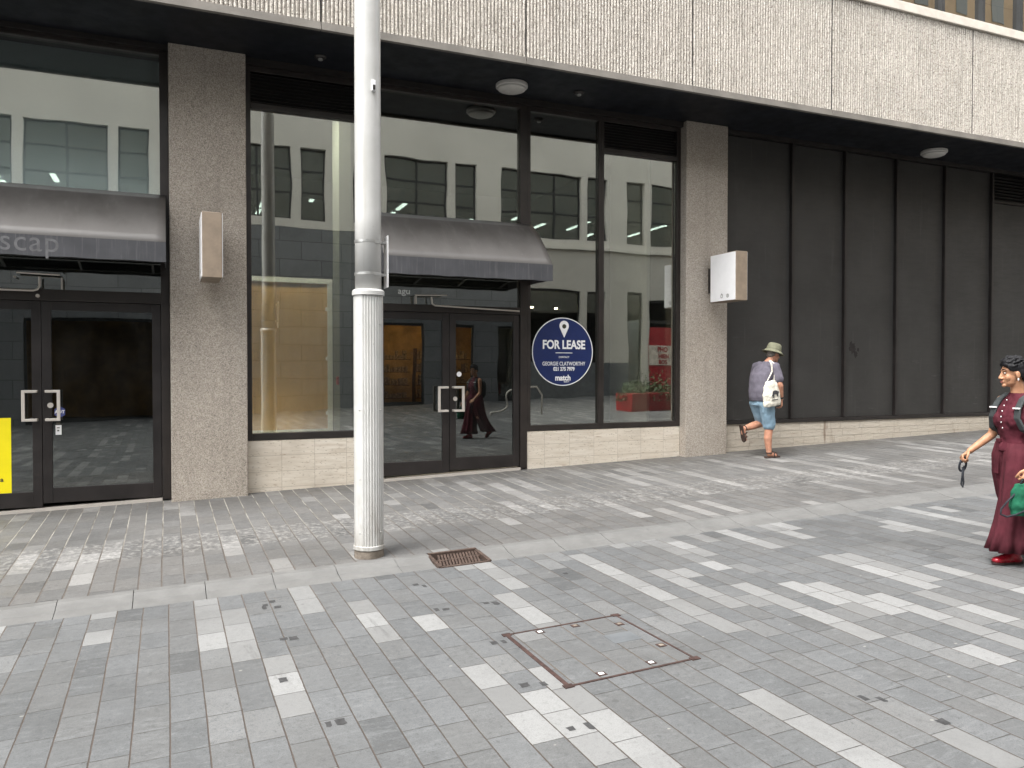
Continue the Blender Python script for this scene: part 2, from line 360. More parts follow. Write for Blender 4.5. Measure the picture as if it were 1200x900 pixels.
# ------------------------------------------------------------------ mesh builder
TS = bpy.data.scenes.new('workbench')
def evaluated(tmp):
    TS.collection.objects.link(tmp)
    TS.view_layers[0].update(); dg = TS.view_layers[0].depsgraph
    me = bpy.data.meshes.new_from_object(tmp.evaluated_get(dg)); bpy.data.objects.remove(tmp); return me
class MB:
    def __init__(s): s.b = bmesh.new()
    def box(s, x0, x1, y0, y1, z0, z1):
        v = [s.b.verts.new(p) for p in ((x0, y0, z0), (x1, y0, z0), (x1, y1, z0), (x0, y1, z0), (x0, y0, z1), (x1, y0, z1), (x1, y1, z1), (x0, y1, z1))]
        for f in ((3, 2, 1, 0), (4, 5, 6, 7), (0, 1, 5, 4), (1, 2, 6, 5), (2, 3, 7, 6), (3, 0, 4, 7)): s.b.faces.new([v[i] for i in f])
        return s
    def hexa(s, pts):
        v = [s.b.verts.new(p) for p in pts]
        for f in ((3, 2, 1, 0), (4, 5, 6, 7), (0, 1, 5, 4), (1, 2, 6, 5), (2, 3, 7, 6), (3, 0, 4, 7)): s.b.faces.new([v[i] for i in f])
        return s
    def quad(s, *pts): s.b.faces.new([s.b.verts.new(p) for p in pts]); return s
    def prism(s, pts, off):
        a = [s.b.verts.new(p) for p in pts]; o = Vector(off); b = [s.b.verts.new(Vector(p) + o) for p in pts]; n = len(a)
        s.b.faces.new(a[::-1]); s.b.faces.new(b)
        for i in range(n): s.b.faces.new((a[i], a[(i + 1) % n], b[(i + 1) % n], b[i]))
        return s
    def ring(s, c, ax, ay, n=20, ph=0.0):
        return [s.b.verts.new(Vector(c) + Vector(ax) * math.cos(2 * math.pi * i / n + ph) + Vector(ay) * math.sin(2 * math.pi * i / n + ph)) for i in range(n)]
    def skin(s, rings, cap=True, capend=True):
        for a, b in zip(rings, rings[1:]):
            n = len(a)
            for i in range(n): s.b.faces.new((a[i], a[(i + 1) % n], b[(i + 1) % n], b[i]))
        if cap: s.b.faces.new(rings[0][::-1])
        if capend: s.b.faces.new(rings[-1])
        return s
    def cyl(s, p0, p1, r0, r1=None, n=20):
        p0, p1 = Vector(p0), Vector(p1); r1 = r0 if r1 is None else r1
        dz = (p1 - p0).normalized(); ax = dz.orthogonal().normalized(); ay = dz.cross(ax)
        return s.skin([s.ring(p0, ax * r0, ay * r0, n), s.ring(p1, ax * r1, ay * r1, n)])
    def lathe(s, c, prof, n=32):
        c = Vector(c)
        return s.skin([s.ring(c + Vector((0, 0, z)), (r, 0, 0), (0, r, 0), n) for r, z in prof])
    def tube(s, pts, r, n=8, closed=False):
        pts = [Vector(p) for p in pts]; rings = []
        prev = None
        for i, p in enumerate(pts):
            t = (pts[min(i + 1, len(pts) - 1)] - pts[max(i - 1, 0)]).normalized()
            ax = t.orthogonal().normalized() if prev is None else (prev - t * prev.dot(t)).normalized()
            prev = ax; rings.append(s.ring(p, ax * r, t.cross(ax) * r, n))
        return s.skin(rings)
    # organic primitives for bodies
    def ball(s, c, r, rot=None, u=14, v=10):
        r = (r, r, r) if not hasattr(r, '__len__') else r
        mt = Matrix.Translation(Vector(c)) @ (rot.to_4x4() if rot else Matrix.Identity(4)) @ Matrix.Diagonal((*r, 1))
        top = s.b.verts.new(mt @ Vector((0, 0, 1))); bot = s.b.verts.new(mt @ Vector((0, 0, -1)))
        rings = [[s.b.verts.new(mt @ Vector((math.sin(math.pi * j / v) * math.cos(2 * math.pi * i / u), math.sin(math.pi * j / v) * math.sin(2 * math.pi * i / u), math.cos(math.pi * j / v)))) for i in range(u)] for j in range(1, v)]
        for i in range(u):
            s.b.faces.new((top, rings[0][i], rings[0][(i + 1) % u])); s.b.faces.new((bot, rings[-1][(i + 1) % u], rings[-1][i]))
        for a, b in zip(rings, rings[1:]):
            for i in range(u): s.b.faces.new((a[i], b[i], b[(i + 1) % u], a[(i + 1) % u]))
        return s
    def limb(s, pts, radii, n=14):
        for i in range(len(pts) - 1): s.cyl(pts[i], pts[i + 1], radii[i], radii[i + 1], n)
        for p, r in zip(pts, radii): s.ball(p, r * .999)
        return s
    def loft(s, rows, n=24, cap=True, capend=True, ripple=None):
        # rows: (centre, half depth x, half width y)
        rings = []
        for k, (c, rx, ry) in enumerate(rows):
            ring = []
            for i in range(n):
                a = 2 * math.pi * i / n; g = 1.0
                if ripple: g += ripple(a, k / (len(rows) - 1))
                ring.append(s.b.verts.new(Vector(c) + Vector((math.cos(a) * rx * g, math.sin(a) * ry * g, 0))))
            rings.append(ring)
        return s.skin(rings, cap, capend)
    def xf(s, m): bmesh.ops.transform(s.b, matrix=m, verts=s.b.verts); return s
    def build(s, name, mat, parent=None, bevel=0.0, smooth=False, local=False, recalc=True, solid=0.0):
        if recalc: bmesh.ops.recalc_face_normals(s.b, faces=s.b.faces)
        me = bpy.data.meshes.new(name); s.b.to_mesh(me); s.b.free()
        if smooth:
            for p in me.polygons: p.use_smooth = True
        me.materials.append(M[mat] if isinstance(mat, str) else mat)
        o = link(name, me, parent, local)
        if solid:
            md = o.modifiers.new('solid', 'SOLIDIFY'); md.thickness = solid
        if bevel:
            md = o.modifiers.new('bevel', 'BEVEL'); md.width = bevel; md.segments = 2; md.limit_method = 'ANGLE'; md.angle_limit = R(50)
        return o
    def organic(s, name, mat, parent, voxel=.008, smooth=3, local=True, disp=None, sub=0):
        bmesh.ops.recalc_face_normals(s.b, faces=s.b.faces)
        me = bpy.data.meshes.new(name); s.b.to_mesh(me); s.b.free()
        tmp = bpy.data.objects.new('tmp', me)
        md = tmp.modifiers.new('r', 'REMESH'); md.mode = 'VOXEL'; md.voxel_size = voxel; md.use_smooth_shade = True
        if smooth:
            sm = tmp.modifiers.new('s', 'SMOOTH'); sm.iterations = smooth; sm.factor = .5
        new = evaluated(tmp); new.name = name
        if disp:
            nos = [v.normal.copy() for v in new.vertices]; cos = [v.co.copy() for v in new.vertices]
            for v, c_, n_ in zip(new.vertices, cos, nos): v.co = c_ + disp(c_, n_)
        for p in new.polygons: p.use_smooth = True
        new.materials.clear(); new.materials.append(M[mat] if isinstance(mat, str) else mat)
        return link(name, new, parent, local)

def wm(o):
    m = o.matrix_basis.copy()
    return wm(o.parent) @ o.matrix_parent_inverse @ m if o.parent else m
def link(name, data, parent=None, local=False):
    o = bpy.data.objects.new(name, data); COL.objects.link(o)
    if parent:
        o.parent = parent
        if not local: o.matrix_parent_inverse = wm(parent).inverted()
    return o
def tag(o, label=None, cat=None, group=None, kind=None):
    if label: o['label'] = label
    if cat: o['category'] = cat
    if group: o['group'] = group
    if kind: o['kind'] = kind
    return o
def thing(name, label, cat, loc=(0, 0, 0), rz=0.0, group=None):
    o = link(name, None); o.location = loc; o.rotation_euler = (0, 0, rz); o.empty_display_size = .2
    return tag(o, label, cat, group)
def copy_tree(o, parent=None):
    c = o.copy(); COL.objects.link(c); c.parent = parent
    for ch in [k for k in COL.objects if k.parent == o]: copy_tree(ch, c)
    return c
def text(string, size, loc, mat, name, parent=None, rot=(90, 0, 0), bold=0.0, depth=.001, align='CENTER', sx=1.0, space=1.0):
    cu = bpy.data.curves.new('t', 'FONT'); cu.body = string; cu.size = size; cu.align_x = align; cu.align_y = 'CENTER'
    cu.extrude = depth; cu.offset = bold; cu.space_character = space
    me = evaluated(bpy.data.objects.new('t', cu))
    me.transform(Matrix.Translation(loc) @ (Matrix.Rotation(R(rot[2]), 4, 'Z') @ Matrix.Rotation(R(rot[0]), 4, 'X')) @ Matrix.Diagonal((sx, 1, 1, 1)))
    me.name = name; me.materials.clear(); me.materials.append(M[mat])
    return link(name, me, parent)

# ------------------------------------------------------------------ ground
GY = [(-60, .1), (-8.7, -.05), (2, -.16), (4, -.13), (6.235, -.106), (6.61, -.066), (10.4, .0246), (60, .03)]
def gy(y):
    for (a, za), (b, zb) in zip(GY, GY[1:]):
        if y <= b: return za + (zb - za) * (y - a) / (b - a)
    return GY[-1][1]
def gz(x, y): return .028 * x + gy(y)
def strip(name, mat, ys, x0, x1, dz=0.0, zf=None):
    m = MB(); rows = [[m.b.verts.new((x, y, (zf(x, y) if zf else gz(x, y)) + dz)) for x in (x0, x1)] for y in ys]
    for a, b in zip(rows, rows[1:]): m.b.faces.new((a[0], a[1], b[1], b[0]))
    return tag(m.build(name, mat, recalc=False), kind='structure')
strip('ground', 'earth', [-160, 160], -160, 200, 0, lambda x, y: .028 * x - .45)
strip('street', 'street', [-8.75, 2, 4, 6.237], -45, 62)
strip('footpath', 'walk', [6.61, 10.45], -45, 62)
# kerb: level bullnose top, then a dished channel face; one long row of half metre stones
kb = MB(); x = -45.0; KL = .5; kx0 = -.75 - 89 * KL + .008
prof = [(6.236, -.118), (6.30, -.113), (6.42, -.100), (6.50, -.079), (6.53, -.068), (6.609, -.0655)]
DR = (2.06, 2.51)
k = 0
while kx0 + k * KL < 60:
    a, b = kx0 + k * KL + .0025, kx0 + (k + 1) * KL - .0025; k += 1
    for s0, s1 in ([(a, b)] if b < DR[0] or a > DR[1] else [(a, DR[0])] * (a < DR[0]) + [(DR[1], b)] * (b > DR[1])):
        j = random.uniform(-.002, .002)
        ra = [kb.b.verts.new((s0, y, .028 * s0 + z + j)) for y, z in prof]; rb = [kb.b.verts.new((s1, y, .028 * s1 + z + j)) for y, z in prof]
        ra += [kb.b.verts.new((s0, 6.609, .028 * s0 - .25)), kb.b.verts.new((s0, 6.236, .028 * s0 - .25))]; rb += [kb.b.verts.new((s1, 6.609, .028 * s1 - .25)), kb.b.verts.new((s1, 6.236, .028 * s1 - .25))]
        kb.skin([ra, rb])
kerb = tag(kb.build('kerb', 'kerb'), kind='structure')
jm = MB()
for y0, y1, z0, z1 in ((6.232, 6.615, -.30, -.128),): jm.hexa([(-45, y0, -1.26 + z0), (62, y0, 1.736 + z0), (62, y1, 1.736 + z0), (-45, y1, -1.26 + z0), (-45, y0, -1.26 + z1), (62, y0, 1.736 + z1), (62, y1, 1.736 + z1), (-45, y1, -1.26 + z1)])
tag(jm.build('kerb_bedding', 'concrete'), kind='structure')
# glue marks left on the paving by removed studs
gm = MB()
marks = [(.63, 5.88), (.69, 5.95), (.71, 5.80), (.66, 5.12), (.72, 5.11), (.57, 4.47), (.70, 3.83), (.76, 3.83), (1.82, 4.46), (1.88, 4.45), (1.735, 3.82), (1.83, 3.79), (1.73, 3.28), (1.82, 3.27), (1.74, 5.86), (1.79, 5.80), (1.70, 5.22), (1.76, 5.20), (2.06, 5.20), (2.12, 5.17), (3.20, 2.93), (3.27, 2.88), (3.33, 2.58), (.62, 5.83), (.30, 3.2), (2.9, 5.6)]
for i, (mx, my) in enumerate(marks):
    sx, sy = random.uniform(.014, .028), random.uniform(.022, .042)
    pts = []
    for ca, cb_ in ((-1, -1), (.2, -1.05), (1, -1), (1, .3), (1, 1), (-.3, .95), (-1, 1), (-.9, .1)):
        px, py = mx + ca * sx * random.uniform(.75, 1.1), my + cb_ * sy * random.uniform(.75, 1.1)
        pts.append((px, py, gz(px, py) + .0015))
    gm.b.faces.new([gm.b.verts.new(p) for p in pts])
tag(gm.build('glue_marks', 'glue', recalc=False), kind='structure')

# ------------------------------------------------------------------ the shop building
D = 10.4
shop = thing('commercial_building', 'concrete office building with ribbed fascia, dark vacant shopfronts and black cladding', 'building', (4, 12, 0))
def pillar(x0, x1, y1=11.2):
    m = MB().box(x0, x1, 10.2, y1, gz(x0, 10.2) - .2, 5.43)
    return m.build('pillar', 'pillar', shop, .012)
for x0, x1 in ((-7.3, -6.43), (.04, .905), (7.37, 8.16), (21.0, 21.85)): pillar(x0, x1)
MB().box(-14, 34, 9.09, 11.4, 5.42, 5.6).build('soffit', 'soffit', shop)
# shadow gap trims under the soffit
MB().box(8.17, 20.99, 10.28, 10.36, 5.352, 5.418).build('soffit_rail', 'louvre', shop)
MB().box(.91, 7.36, 10.27, 10.36, 5.34, 5.418).build('soffit_rail', 'louvre', shop)
MB().box(-6.42, .035, 10.27, 10.36, 5.36, 5.418).build('soffit_rail', 'louvre', shop)
# fascia trims, ribbed panels, coping
joints = [-14, -11.0, -8.45, -5.93, -3.42, -.91, 1.61, 4.13, 6.64, 9.16, 12.23, 15.3, 18.37, 21.4, 24.5, 27.6, 30.7, 34]
for a, b in zip(joints, joints[1:]):
    MB().box(a + .004, b - .004, 9.03, 9.088, 5.385, 5.418).box(a + .004, b - .004, 9.045, 9.08, 5.42, 5.475).build('fascia_trim', 'trim', shop)
    m = MB(); x0, x1 = a + .007, b - .007; P = .046; nr = int((x1 - x0) / P); P = (x1 - x0) / nr
    pr = []
    for i in range(nr):
        q = x0 + i * P
        wv = .010 + random.uniform(-.002, .002)
        pr += [(q + .0, 9.085), (q + .009, 9.085), (q + .009 + .004, 9.062 + random.uniform(-.002, .003)), (q + .009 + .5 * (P - .013), 9.056 + random.uniform(-.003, .003)), (q + P - .004, 9.062 + random.uniform(-.002, .003))]
    pr.append((x1, 9.085))
    zs = [5.478 + (7.186 - 5.478) * t / 14 for t in range(15)]
    rows = [[m.b.verts.new((px, py + (random.uniform(-.004, .004) if py < 9.08 else 0), z)) for px, py in pr] for z in zs]
    for ra, rb in zip(rows, rows[1:]):
        for i in range(len(pr) - 1): m.b.faces.new((ra[i], ra[i + 1], rb[i + 1], rb[i]))
    m.box(x0, x1, 9.0855, 9.25, 5.478, 7.186)
    m.build('fascia_panel', 'fascia', shop, recalc=False)
    MB().box(a - .0065, a + .0065, 9.066, 9.09, 5.477, 7.187).build('fascia_joint', 'void', shop)
MB().box(-14, 34, 9.02, 9.5, 7.19, 7.335).build('coping', 'coping', shop, .008)
# upper storey behind the coping: glazing strip, spandrel, roof
up = MB()
for i in range(-10, 22):
    xm = 11.865 + .98 * i
    if -13.5 < xm < 33.5: up.box(xm - .035, xm + .035, 9.33, 9.43, 7.28, 10.0)
up.box(-14, 34, 9.34, 9.42, 9.2, 9.26)
M['upglass'] = glass_mat('tinted upper glass', (.3, .3, .3), .38, 1.3, 0, (1, .97, .9))
upw = MB().box(-14, 34, 9.40, 9.412, 7.28, 10.0).build('upper_window', 'upglass', shop)
up.build('window_frame', 'winframe', upw)
MB().box(-40, 60, 9.2, 24, 10.0, 17.0).build('upper_wall', 'plaster2', shop)
MB().box(-14, 34, 9.6, 19.9, 5.6, 5.75).build('upper_floor', 'darkin', shop)
MB().box(-14, 34, 12.6, 12.7, 5.8, 9.98).build('upper_back_wall', 'ochre', shop)
# stone plinths
def plinth(x0, x1, mat, ztop=.70, y0=10.355):
    return MB().hexa([(x0, y0, gz(x0, y0) - .2), (x1, y0, gz(x1, y0) - .2), (x1, 10.6, gz(x1, y0) - .2), (x0, 10.6, gz(x0, y0) - .2), (x0, y0, ztop), (x1, y0, ztop), (x1, 10.6, ztop), (x0, 10.6, ztop)]).build('stone_plinth', mat, shop, .004)
plinth(.908, 2.4, 'travertine'); plinth(4.735, 7.367, 'travertine'); plinth(8.163, 20.995, 'split'); plinth(-6.425, -2.72, 'travertine')

def window(name, x0, x1, z0, z1, fl=.05, fr=.05, fb=.075, ft=.07, louv=0.0, mat='glass', label=None, mull=()):
    """one glazed opening: frame, pane, optional louvre at its head"""
    f = MB(); yf, yb = 10.345, 10.46
    f.box(x0, x0 + fl, yf, yb, z0, z1).box(x1 - fr, x1, yf, yb, z0, z1)
    f.box(x0 + fl, x1 - fr, yf + .003, yb, z0, z0 + fb).box(x0 + fl, x1 - fr, yf + .003, yb, z1 - ft, z1)
    if louv: f.box(x0 + fl, x1 - fr, yf + .003, yb, louv, louv + .07)
    for xm in mull: f.box(xm - .03, xm + .03, yf + .002, yb - .01, z0 + fb, z1 - ft)
    fo = f.build(name, 'frame', shop, .004)
    if label: fo['label'] = label
    zt = louv if louv else z1 - ft
    xs = [x0 + fl] + list(mull) + [x1 - fr]
    for a, b in zip(xs, xs[1:]): MB().box(a + .001, b - .001, 10.398, 10.406, z0 + fb, zt).build('pane', mat, fo)
    if louv:
        l = MB().box(x0 + fl, x1 - fr, 10.44, 10.455, louv + .07, z1 - ft)
        n = 9; z = louv + .08; dz = (z1 - ft - z) / n
        for i in range(n):
            q = z + i * dz
            l.hexa([(x0 + fl, 10.352, q), (x1 - fr, 10.352, q), (x1 - fr, 10.43, q + dz * .75), (x0 + fl, 10.43, q + dz * .75), (x0 + fl, 10.352, q + .008), (x1 - fr, 10.352, q + .008), (x1 - fr, 10.43, q + dz * .75 + .008), (x0 + fl, 10.43, q + dz * .75 + .008)])
        l.build('louvre', 'louvre', fo)
    return fo
window('shop_window', .908, 2.36, .704, 5.34, .065, .06, .085, .06, louv=4.825)
window('shop_window', 4.735, 5.945, .704, 5.34, .055, .035, .08, .06)
window('shop_window', 5.947, 7.366, .704, 5.34, .05, .07, .08, .06, louv=4.825)
window('shop_window', -6.425, -2.72, .704, 5.36, .06, .08, .08, .04, mull=(-4.55,))

def doors(x0, xm, x1, ztop, zhead, zt, zb, jl, jr):
    """double door with transom: frame > ; each leaf > glass, pull handle"""
    fr = MB(); yf, yb = 10.34, 10.47
    fr.box(x0, x0 + jl, yf, yb, zb(x0), zt).box(x1 - jr, x1, yf, yb, zb(x1), zt)
    fr.box(x0 + jl, x1 - jr, yf + .003, yb, ztop, zhead).box(x0 + jl, x1 - jr, yf + .003, yb, zt - .045, zt)
    fo = fr.build('door_frame', 'frame', shop, .004)
    MB().box(x0 + jl + .001, x1 - jr - .001, 10.398, 10.406, zhead, zt - .045).build('pane', 'glass', fo)
    th = MB().hexa([(x0 + jl, 10.335, zb(x0) - .2), (x1 - jr, 10.335, zb(x1) - .2), (x1 - jr, 10.5, zb(x1) - .2), (x0 + jl, 10.5, zb(x0) - .2), (x0 + jl, 10.335, zb(x0) + .018), (x1 - jr, 10.335, zb(x1) + .018), (x1 - jr, 10.5, zb(x1) + .018), (x0 + jl, 10.5, zb(x0) + .018)])
    th.build('threshold', 'steel', fo)
    for a, b, inner in ((x0 + jl + .004, xm - .003, 1), (xm + .003, x1 - jr - .004, -1)):
        st, tr, br = .095, .10, .17
        z0 = max(zb(a), zb(b)) + .036; z1 = ztop - .004
        l = MB().box(a, a + st, 10.365, 10.415, z0, z1).box(b - st, b, 10.365, 10.415, z0, z1)
        l.box(a + st, b - st, 10.367, 10.413, z0, z0 + br).box(a + st, b - st, 10.367, 10.413, z1 - tr, z1)
        lf = l.build('door', 'frame2', shop, .003)
        MB().box(a + st + .001, b - st - .001, 10.388, 10.394, z0 + br, z1 - tr).build('pane', 'doorglass', lf)
        hx = (b - .17) if inner > 0 else (a + .17); ex = (b - .05) if inner > 0 else (a + .05)
        h = MB()
        zc = 1.185
        h.box(hx - .017, hx + .017, 10.265, 10.29, zc - .175, zc + .175)
        for zz in (zc - .16, zc + .16):
            h.box(min(hx, ex), max(hx, ex), 10.268, 10.288, zz - .015, zz + .015)
            h.box(ex - .015, ex + .015, 10.27, 10.366, zz - .014, zz + .014)
        h.build('pull_handle', 'steel', lf, .003)
        if inner < 0:
            MB().cyl((a + .08, 10.35, zc), (a + .08, 10.366, zc), .03).build('lock', 'steel', lf)
    return fo
zb = lambda x: gz(x, 10.4) + .012
df = doors(-2.72, -1.30, .036, 2.37, 2.50, 5.36, zb, .10, .095)
# closer arms in front of the left header
cl = MB().tube([(-2.3, 10.27, 2.475), (-1.36, 10.27, 2.475), (-1.32, 10.27, 2.49), (-1.30, 10.27, 2.53), (-1.30, 10.27, 2.63)], .013)
cl.tube([(-1.52, 10.27, 2.67), (-1.10, 10.27, 2.66)], .012).box(-1.09, -1.075, 10.27, 10.345, 2.50, 2.63).cyl((-1.54, 10.27, 2.62), (-1.54, 10.33, 2.62), .012).cyl((-1.325, 10.3, 2.42), (-1.325, 10.345, 2.42), .02)
cl.build('door_closer', 'steel', df)
df2 = doors(2.40, 3.565, 4.733, 2.37, 2.47, 5.34, zb, .11, .105)
cl = MB().tube([(3.05, 10.27, 2.585), (3.50, 10.27, 2.60)], .011).tube([(3.28, 10.27, 2.57), (3.29, 10.27, 2.48), (3.33, 10.27, 2.455), (4.58, 10.27, 2.415)], .012).box(3.06, 3.075, 10.27, 10.345, 2.47, 2.58)
cl.build('door_closer', 'steel', df2)
# black cladding right of the second pillar
fins = [8.165, 9.61, 10.79, 12.02, 13.26, 14.55, 15.85, 17.15, 18.45, 19.75, 20.99]
for i, (a, b) in enumerate(zip(fins, fins[1:])):
    zt = 5.352 if b < 14.6 else 4.79
    MB().box(a + .004, b - .004, 10.39, 10.43, .762, zt).build('cladding_panel', 'panel', shop, .002)
    if i: MB().box(a - .022, a + .022, 10.325, 10.388, .762, 5.351).build('cladding_fin', 'frame2', shop, .003)
    if zt < 5:
        l = MB().box(a + .03, b - .03, 10.42, 10.44, 4.80, 5.35).box(a + .03, b - .03, 10.36, 10.42, 4.795, 4.84)
        for q in range(8):
            z = 4.85 + q * .062
            l.hexa([(a + .03, 10.355, z), (b - .03, 10.355, z), (b - .03, 10.418, z + .05), (a + .03, 10.418, z + .05), (a + .03, 10.355, z + .008), (b - .03, 10.355, z + .008), (b - .03, 10.418, z + .058), (a + .03, 10.418, z + .058)])
        l.build('louvre', 'louvre', shop)
m = MB(); rr = random.Random(4)
for cx, cz, q in ((11.03, 1.97, .085), (11.10, 1.86, .05), (11.16, 1.94, .03)):
    MB().prism([(cx + q * math.cos(6.283 * k / 22) * rr.uniform(.55, 1.2), 10.3885, cz + q * 1.3 * math.sin(6.283 * k / 22) * rr.uniform(.55, 1.2)) for k in range(22)], (0, .001, 0)).build('paint_blot', 'void', shop)
MB().box(8.165, 20.99, 10.335, 10.44, .702, .76).build('sill', 'frame2', shop, .003)
# rooms behind the glass
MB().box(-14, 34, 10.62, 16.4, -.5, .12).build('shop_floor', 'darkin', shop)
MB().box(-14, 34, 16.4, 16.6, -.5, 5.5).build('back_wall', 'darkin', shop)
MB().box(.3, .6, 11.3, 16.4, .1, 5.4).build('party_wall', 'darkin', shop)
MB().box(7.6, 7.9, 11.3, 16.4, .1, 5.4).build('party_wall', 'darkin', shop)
MB().box(2.14, 2.30, 10.75, 11.2, .12, 5.4).build('interior_column', 'greycol', shop)
MB().box(7.02, 7.07, 10.75, 11.9, .12, 5.4).build('interior_column', 'wallin', shop)
MB().box(-6.3, .02, 10.86, 10.92, 3.50, 5.41).build('bulkhead', 'blind', shop)
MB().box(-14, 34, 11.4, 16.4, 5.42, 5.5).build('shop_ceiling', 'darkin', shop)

# ply display wall and red call box inside the window
dw = thing('display_wall', 'ochre plywood display wall with a white frame, inside the left shop window', 'partition', (1.5, 11.4, .12))
MB().box(.97, 2.095, 11.40, 11.44, .75, 2.80).build('panel', 'ply', dw)
MB().box(2.095, 2.165, 11.38, 11.46, .66, 2.80).box(.97, 2.165, 11.38, 11.46, 2.80, 2.87).box(.97, 2.0949, 11.38, 11.46, .66, .75).box(1.0, 2.1, 11.41, 11.44, .12, .66).build('frame', 'wallin', dw)
for z in (.95, 1.72, 2.42): MB().box(2.07, 2.094, 11.39, 11.398, z, z + .05).build('hinge', 'vinylwhite', dw)
cb = MB().box(2.085, 2.128, 10.7, 10.745, 1.38, 1.50).build('call_box', 'red', None, .02)
tag(cb, 'small red fire call box on a white column inside the left shop window', 'call box')
M['fill_light'] = emit('fill uplight', (1, .86, .62), 10)
def unseen_lamp(z, up, label):
    dl = thing('unseen_lamp', label, 'lamp', (1.5, 10.6, z))
    k = -1 if up else 1
    MB().hexa([(.99, 10.54, z - .07 * k), (1.75, 10.54, z - .07 * k), (1.75, 10.70, z - .005 * k), (.99, 10.70, z - .005 * k), (.99, 10.54, z - .06 * k), (1.75, 10.54, z - .06 * k), (1.75, 10.70, z + .005 * k), (.99, 10.70, z + .005 * k)]).build('diffuser', 'fill_light' if up else 'shoplight', dl)
    MB().hexa([(.98, 10.53, z - .055 * k), (1.76, 10.53, z - .055 * k), (1.76, 10.71, z + .01 * k), (.98, 10.71, z + .01 * k), (.98, 10.53, z + .03 * k), (1.76, 10.53, z + .03 * k), (1.76, 10.71, z + .03 * k), (.98, 10.71, z + .03 * k)]).build('housing', 'white', dl)
unseen_lamp(5.06, False, 'lit strip lamp above the plywood display wall, behind the window head')
unseen_lamp(.56, True, 'added unseen fill uplight under the plywood display wall, behind the window sill')  # unseen uplight added to brighten the lower part of the plywood

bl = thing('unseen_lamp', 'added fill uplight washing the pale bulkhead, hidden behind the awning with ghost letters', 'lamp', (-1.4, 10.48, 3.6))  # lamp added out of sight to brighten the bulkhead
MB().box(-2.6, -.06, 10.44, 10.50, 3.58, 3.60).build('diffuser', emit('bulkhead fill light', (.96, .98, 1), 3.5), bl)
MB().box(-2.62, -.04, 10.43, 10.51, 3.52, 3.579).build('housing', 'white', bl)
# ------------------------------------------------------------------ awnings
def awning(x0, x1, label):
    t = thing('awning', label, 'awning', ((x0 + x1) / 2, 10.34, 2.8), group='dark awnings over the shop doors')
    prof = [(10.338, 3.665)]
    for i in range(1, 9):
        u = i / 8; prof.append((10.338 - .70 * u ** .9, 3.665 - .655 * u - .035 * math.sin(math.pi * u) * -1))
    prof[-1] = (9.638, 3.005)
    inner = [(y + .002, z - .012) for y, z in prof]; inner[-1] = (9.65, 2.99); inner[0] = (10.338, 3.645)
    m = MB(); nseg = 24
    rows = []
    for i in range(nseg + 1):
        x = x0 + (x1 - x0) * i / nseg; sag = -.006 * math.sin(math.pi * 3 * i / nseg) ** 2
        rows.append([m.b.verts.new((x, y, z + sag * math.sin(math.pi * k / 8))) for k, (y, z) in enumerate(prof)] + [m.b.verts.new((x, y, z)) for y, z in inner[::-1]])
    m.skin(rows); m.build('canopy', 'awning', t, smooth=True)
    v = MB()
    for i in range(nseg):
        a, b = x0 + (x1 - x0) * i / nseg, x0 + (x1 - x0) * (i + 1) / nseg
        wa, wb = .004 * math.sin(i * 1.3), .004 * math.sin((i + 1) * 1.3)
        v.hexa([(a, 9.632, 2.785 + wa), (b, 9.632, 2.785 + wb), (b, 9.637, 2.785 + wb), (a, 9.637, 2.785 + wa), (a, 9.632, 3.004), (b, 9.632, 3.004), (b, 9.637, 3.004), (a, 9.637, 3.004)])
    v.build('valance', 'valance', t)
    for x in (x0, x1 - .012):
        s = MB().prism([(x, 10.337, 2.80), (x, 9.64, 2.80), (x, 9.64, 2.99), (x, 10.337, 3.64)], (.012, 0, 0)); s.build('side_panel', 'valance', t)
    a = MB()
    n = 4
    for i in range(n):
        x = x0 + .15 + (x1 - x0 - .3) * i / (n - 1)
        a.tube([(x, 10.32, 2.95), (x, 9.67, 2.83)], .018).tube([(x, 10.32, 3.55), (x, 9.67, 2.97)], .016)
    a.tube([(x0 + .05, 9.665, 2.83), (x1 - .05, 9.665, 2.83)], .018).tube([(x0 + .1, 10.3, 2.90), (x1 - .1, 10.3, 2.90)], .03)
    a.build('support_frame', 'awnunder', t)
    MB().box(x0 + .02, x1 - .02, 10.2, 10.335, 2.86, 3.0).build('roller_box', 'awnunder', t)
    return t
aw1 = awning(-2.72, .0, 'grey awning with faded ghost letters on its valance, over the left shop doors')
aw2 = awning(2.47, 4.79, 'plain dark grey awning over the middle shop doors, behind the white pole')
text('escap', .31, (-1.03, 9.6315, 2.925), 'ghost', 'ghost_lettering', aw1, align='RIGHT', depth=.0006, sx=.95, space=1.08)

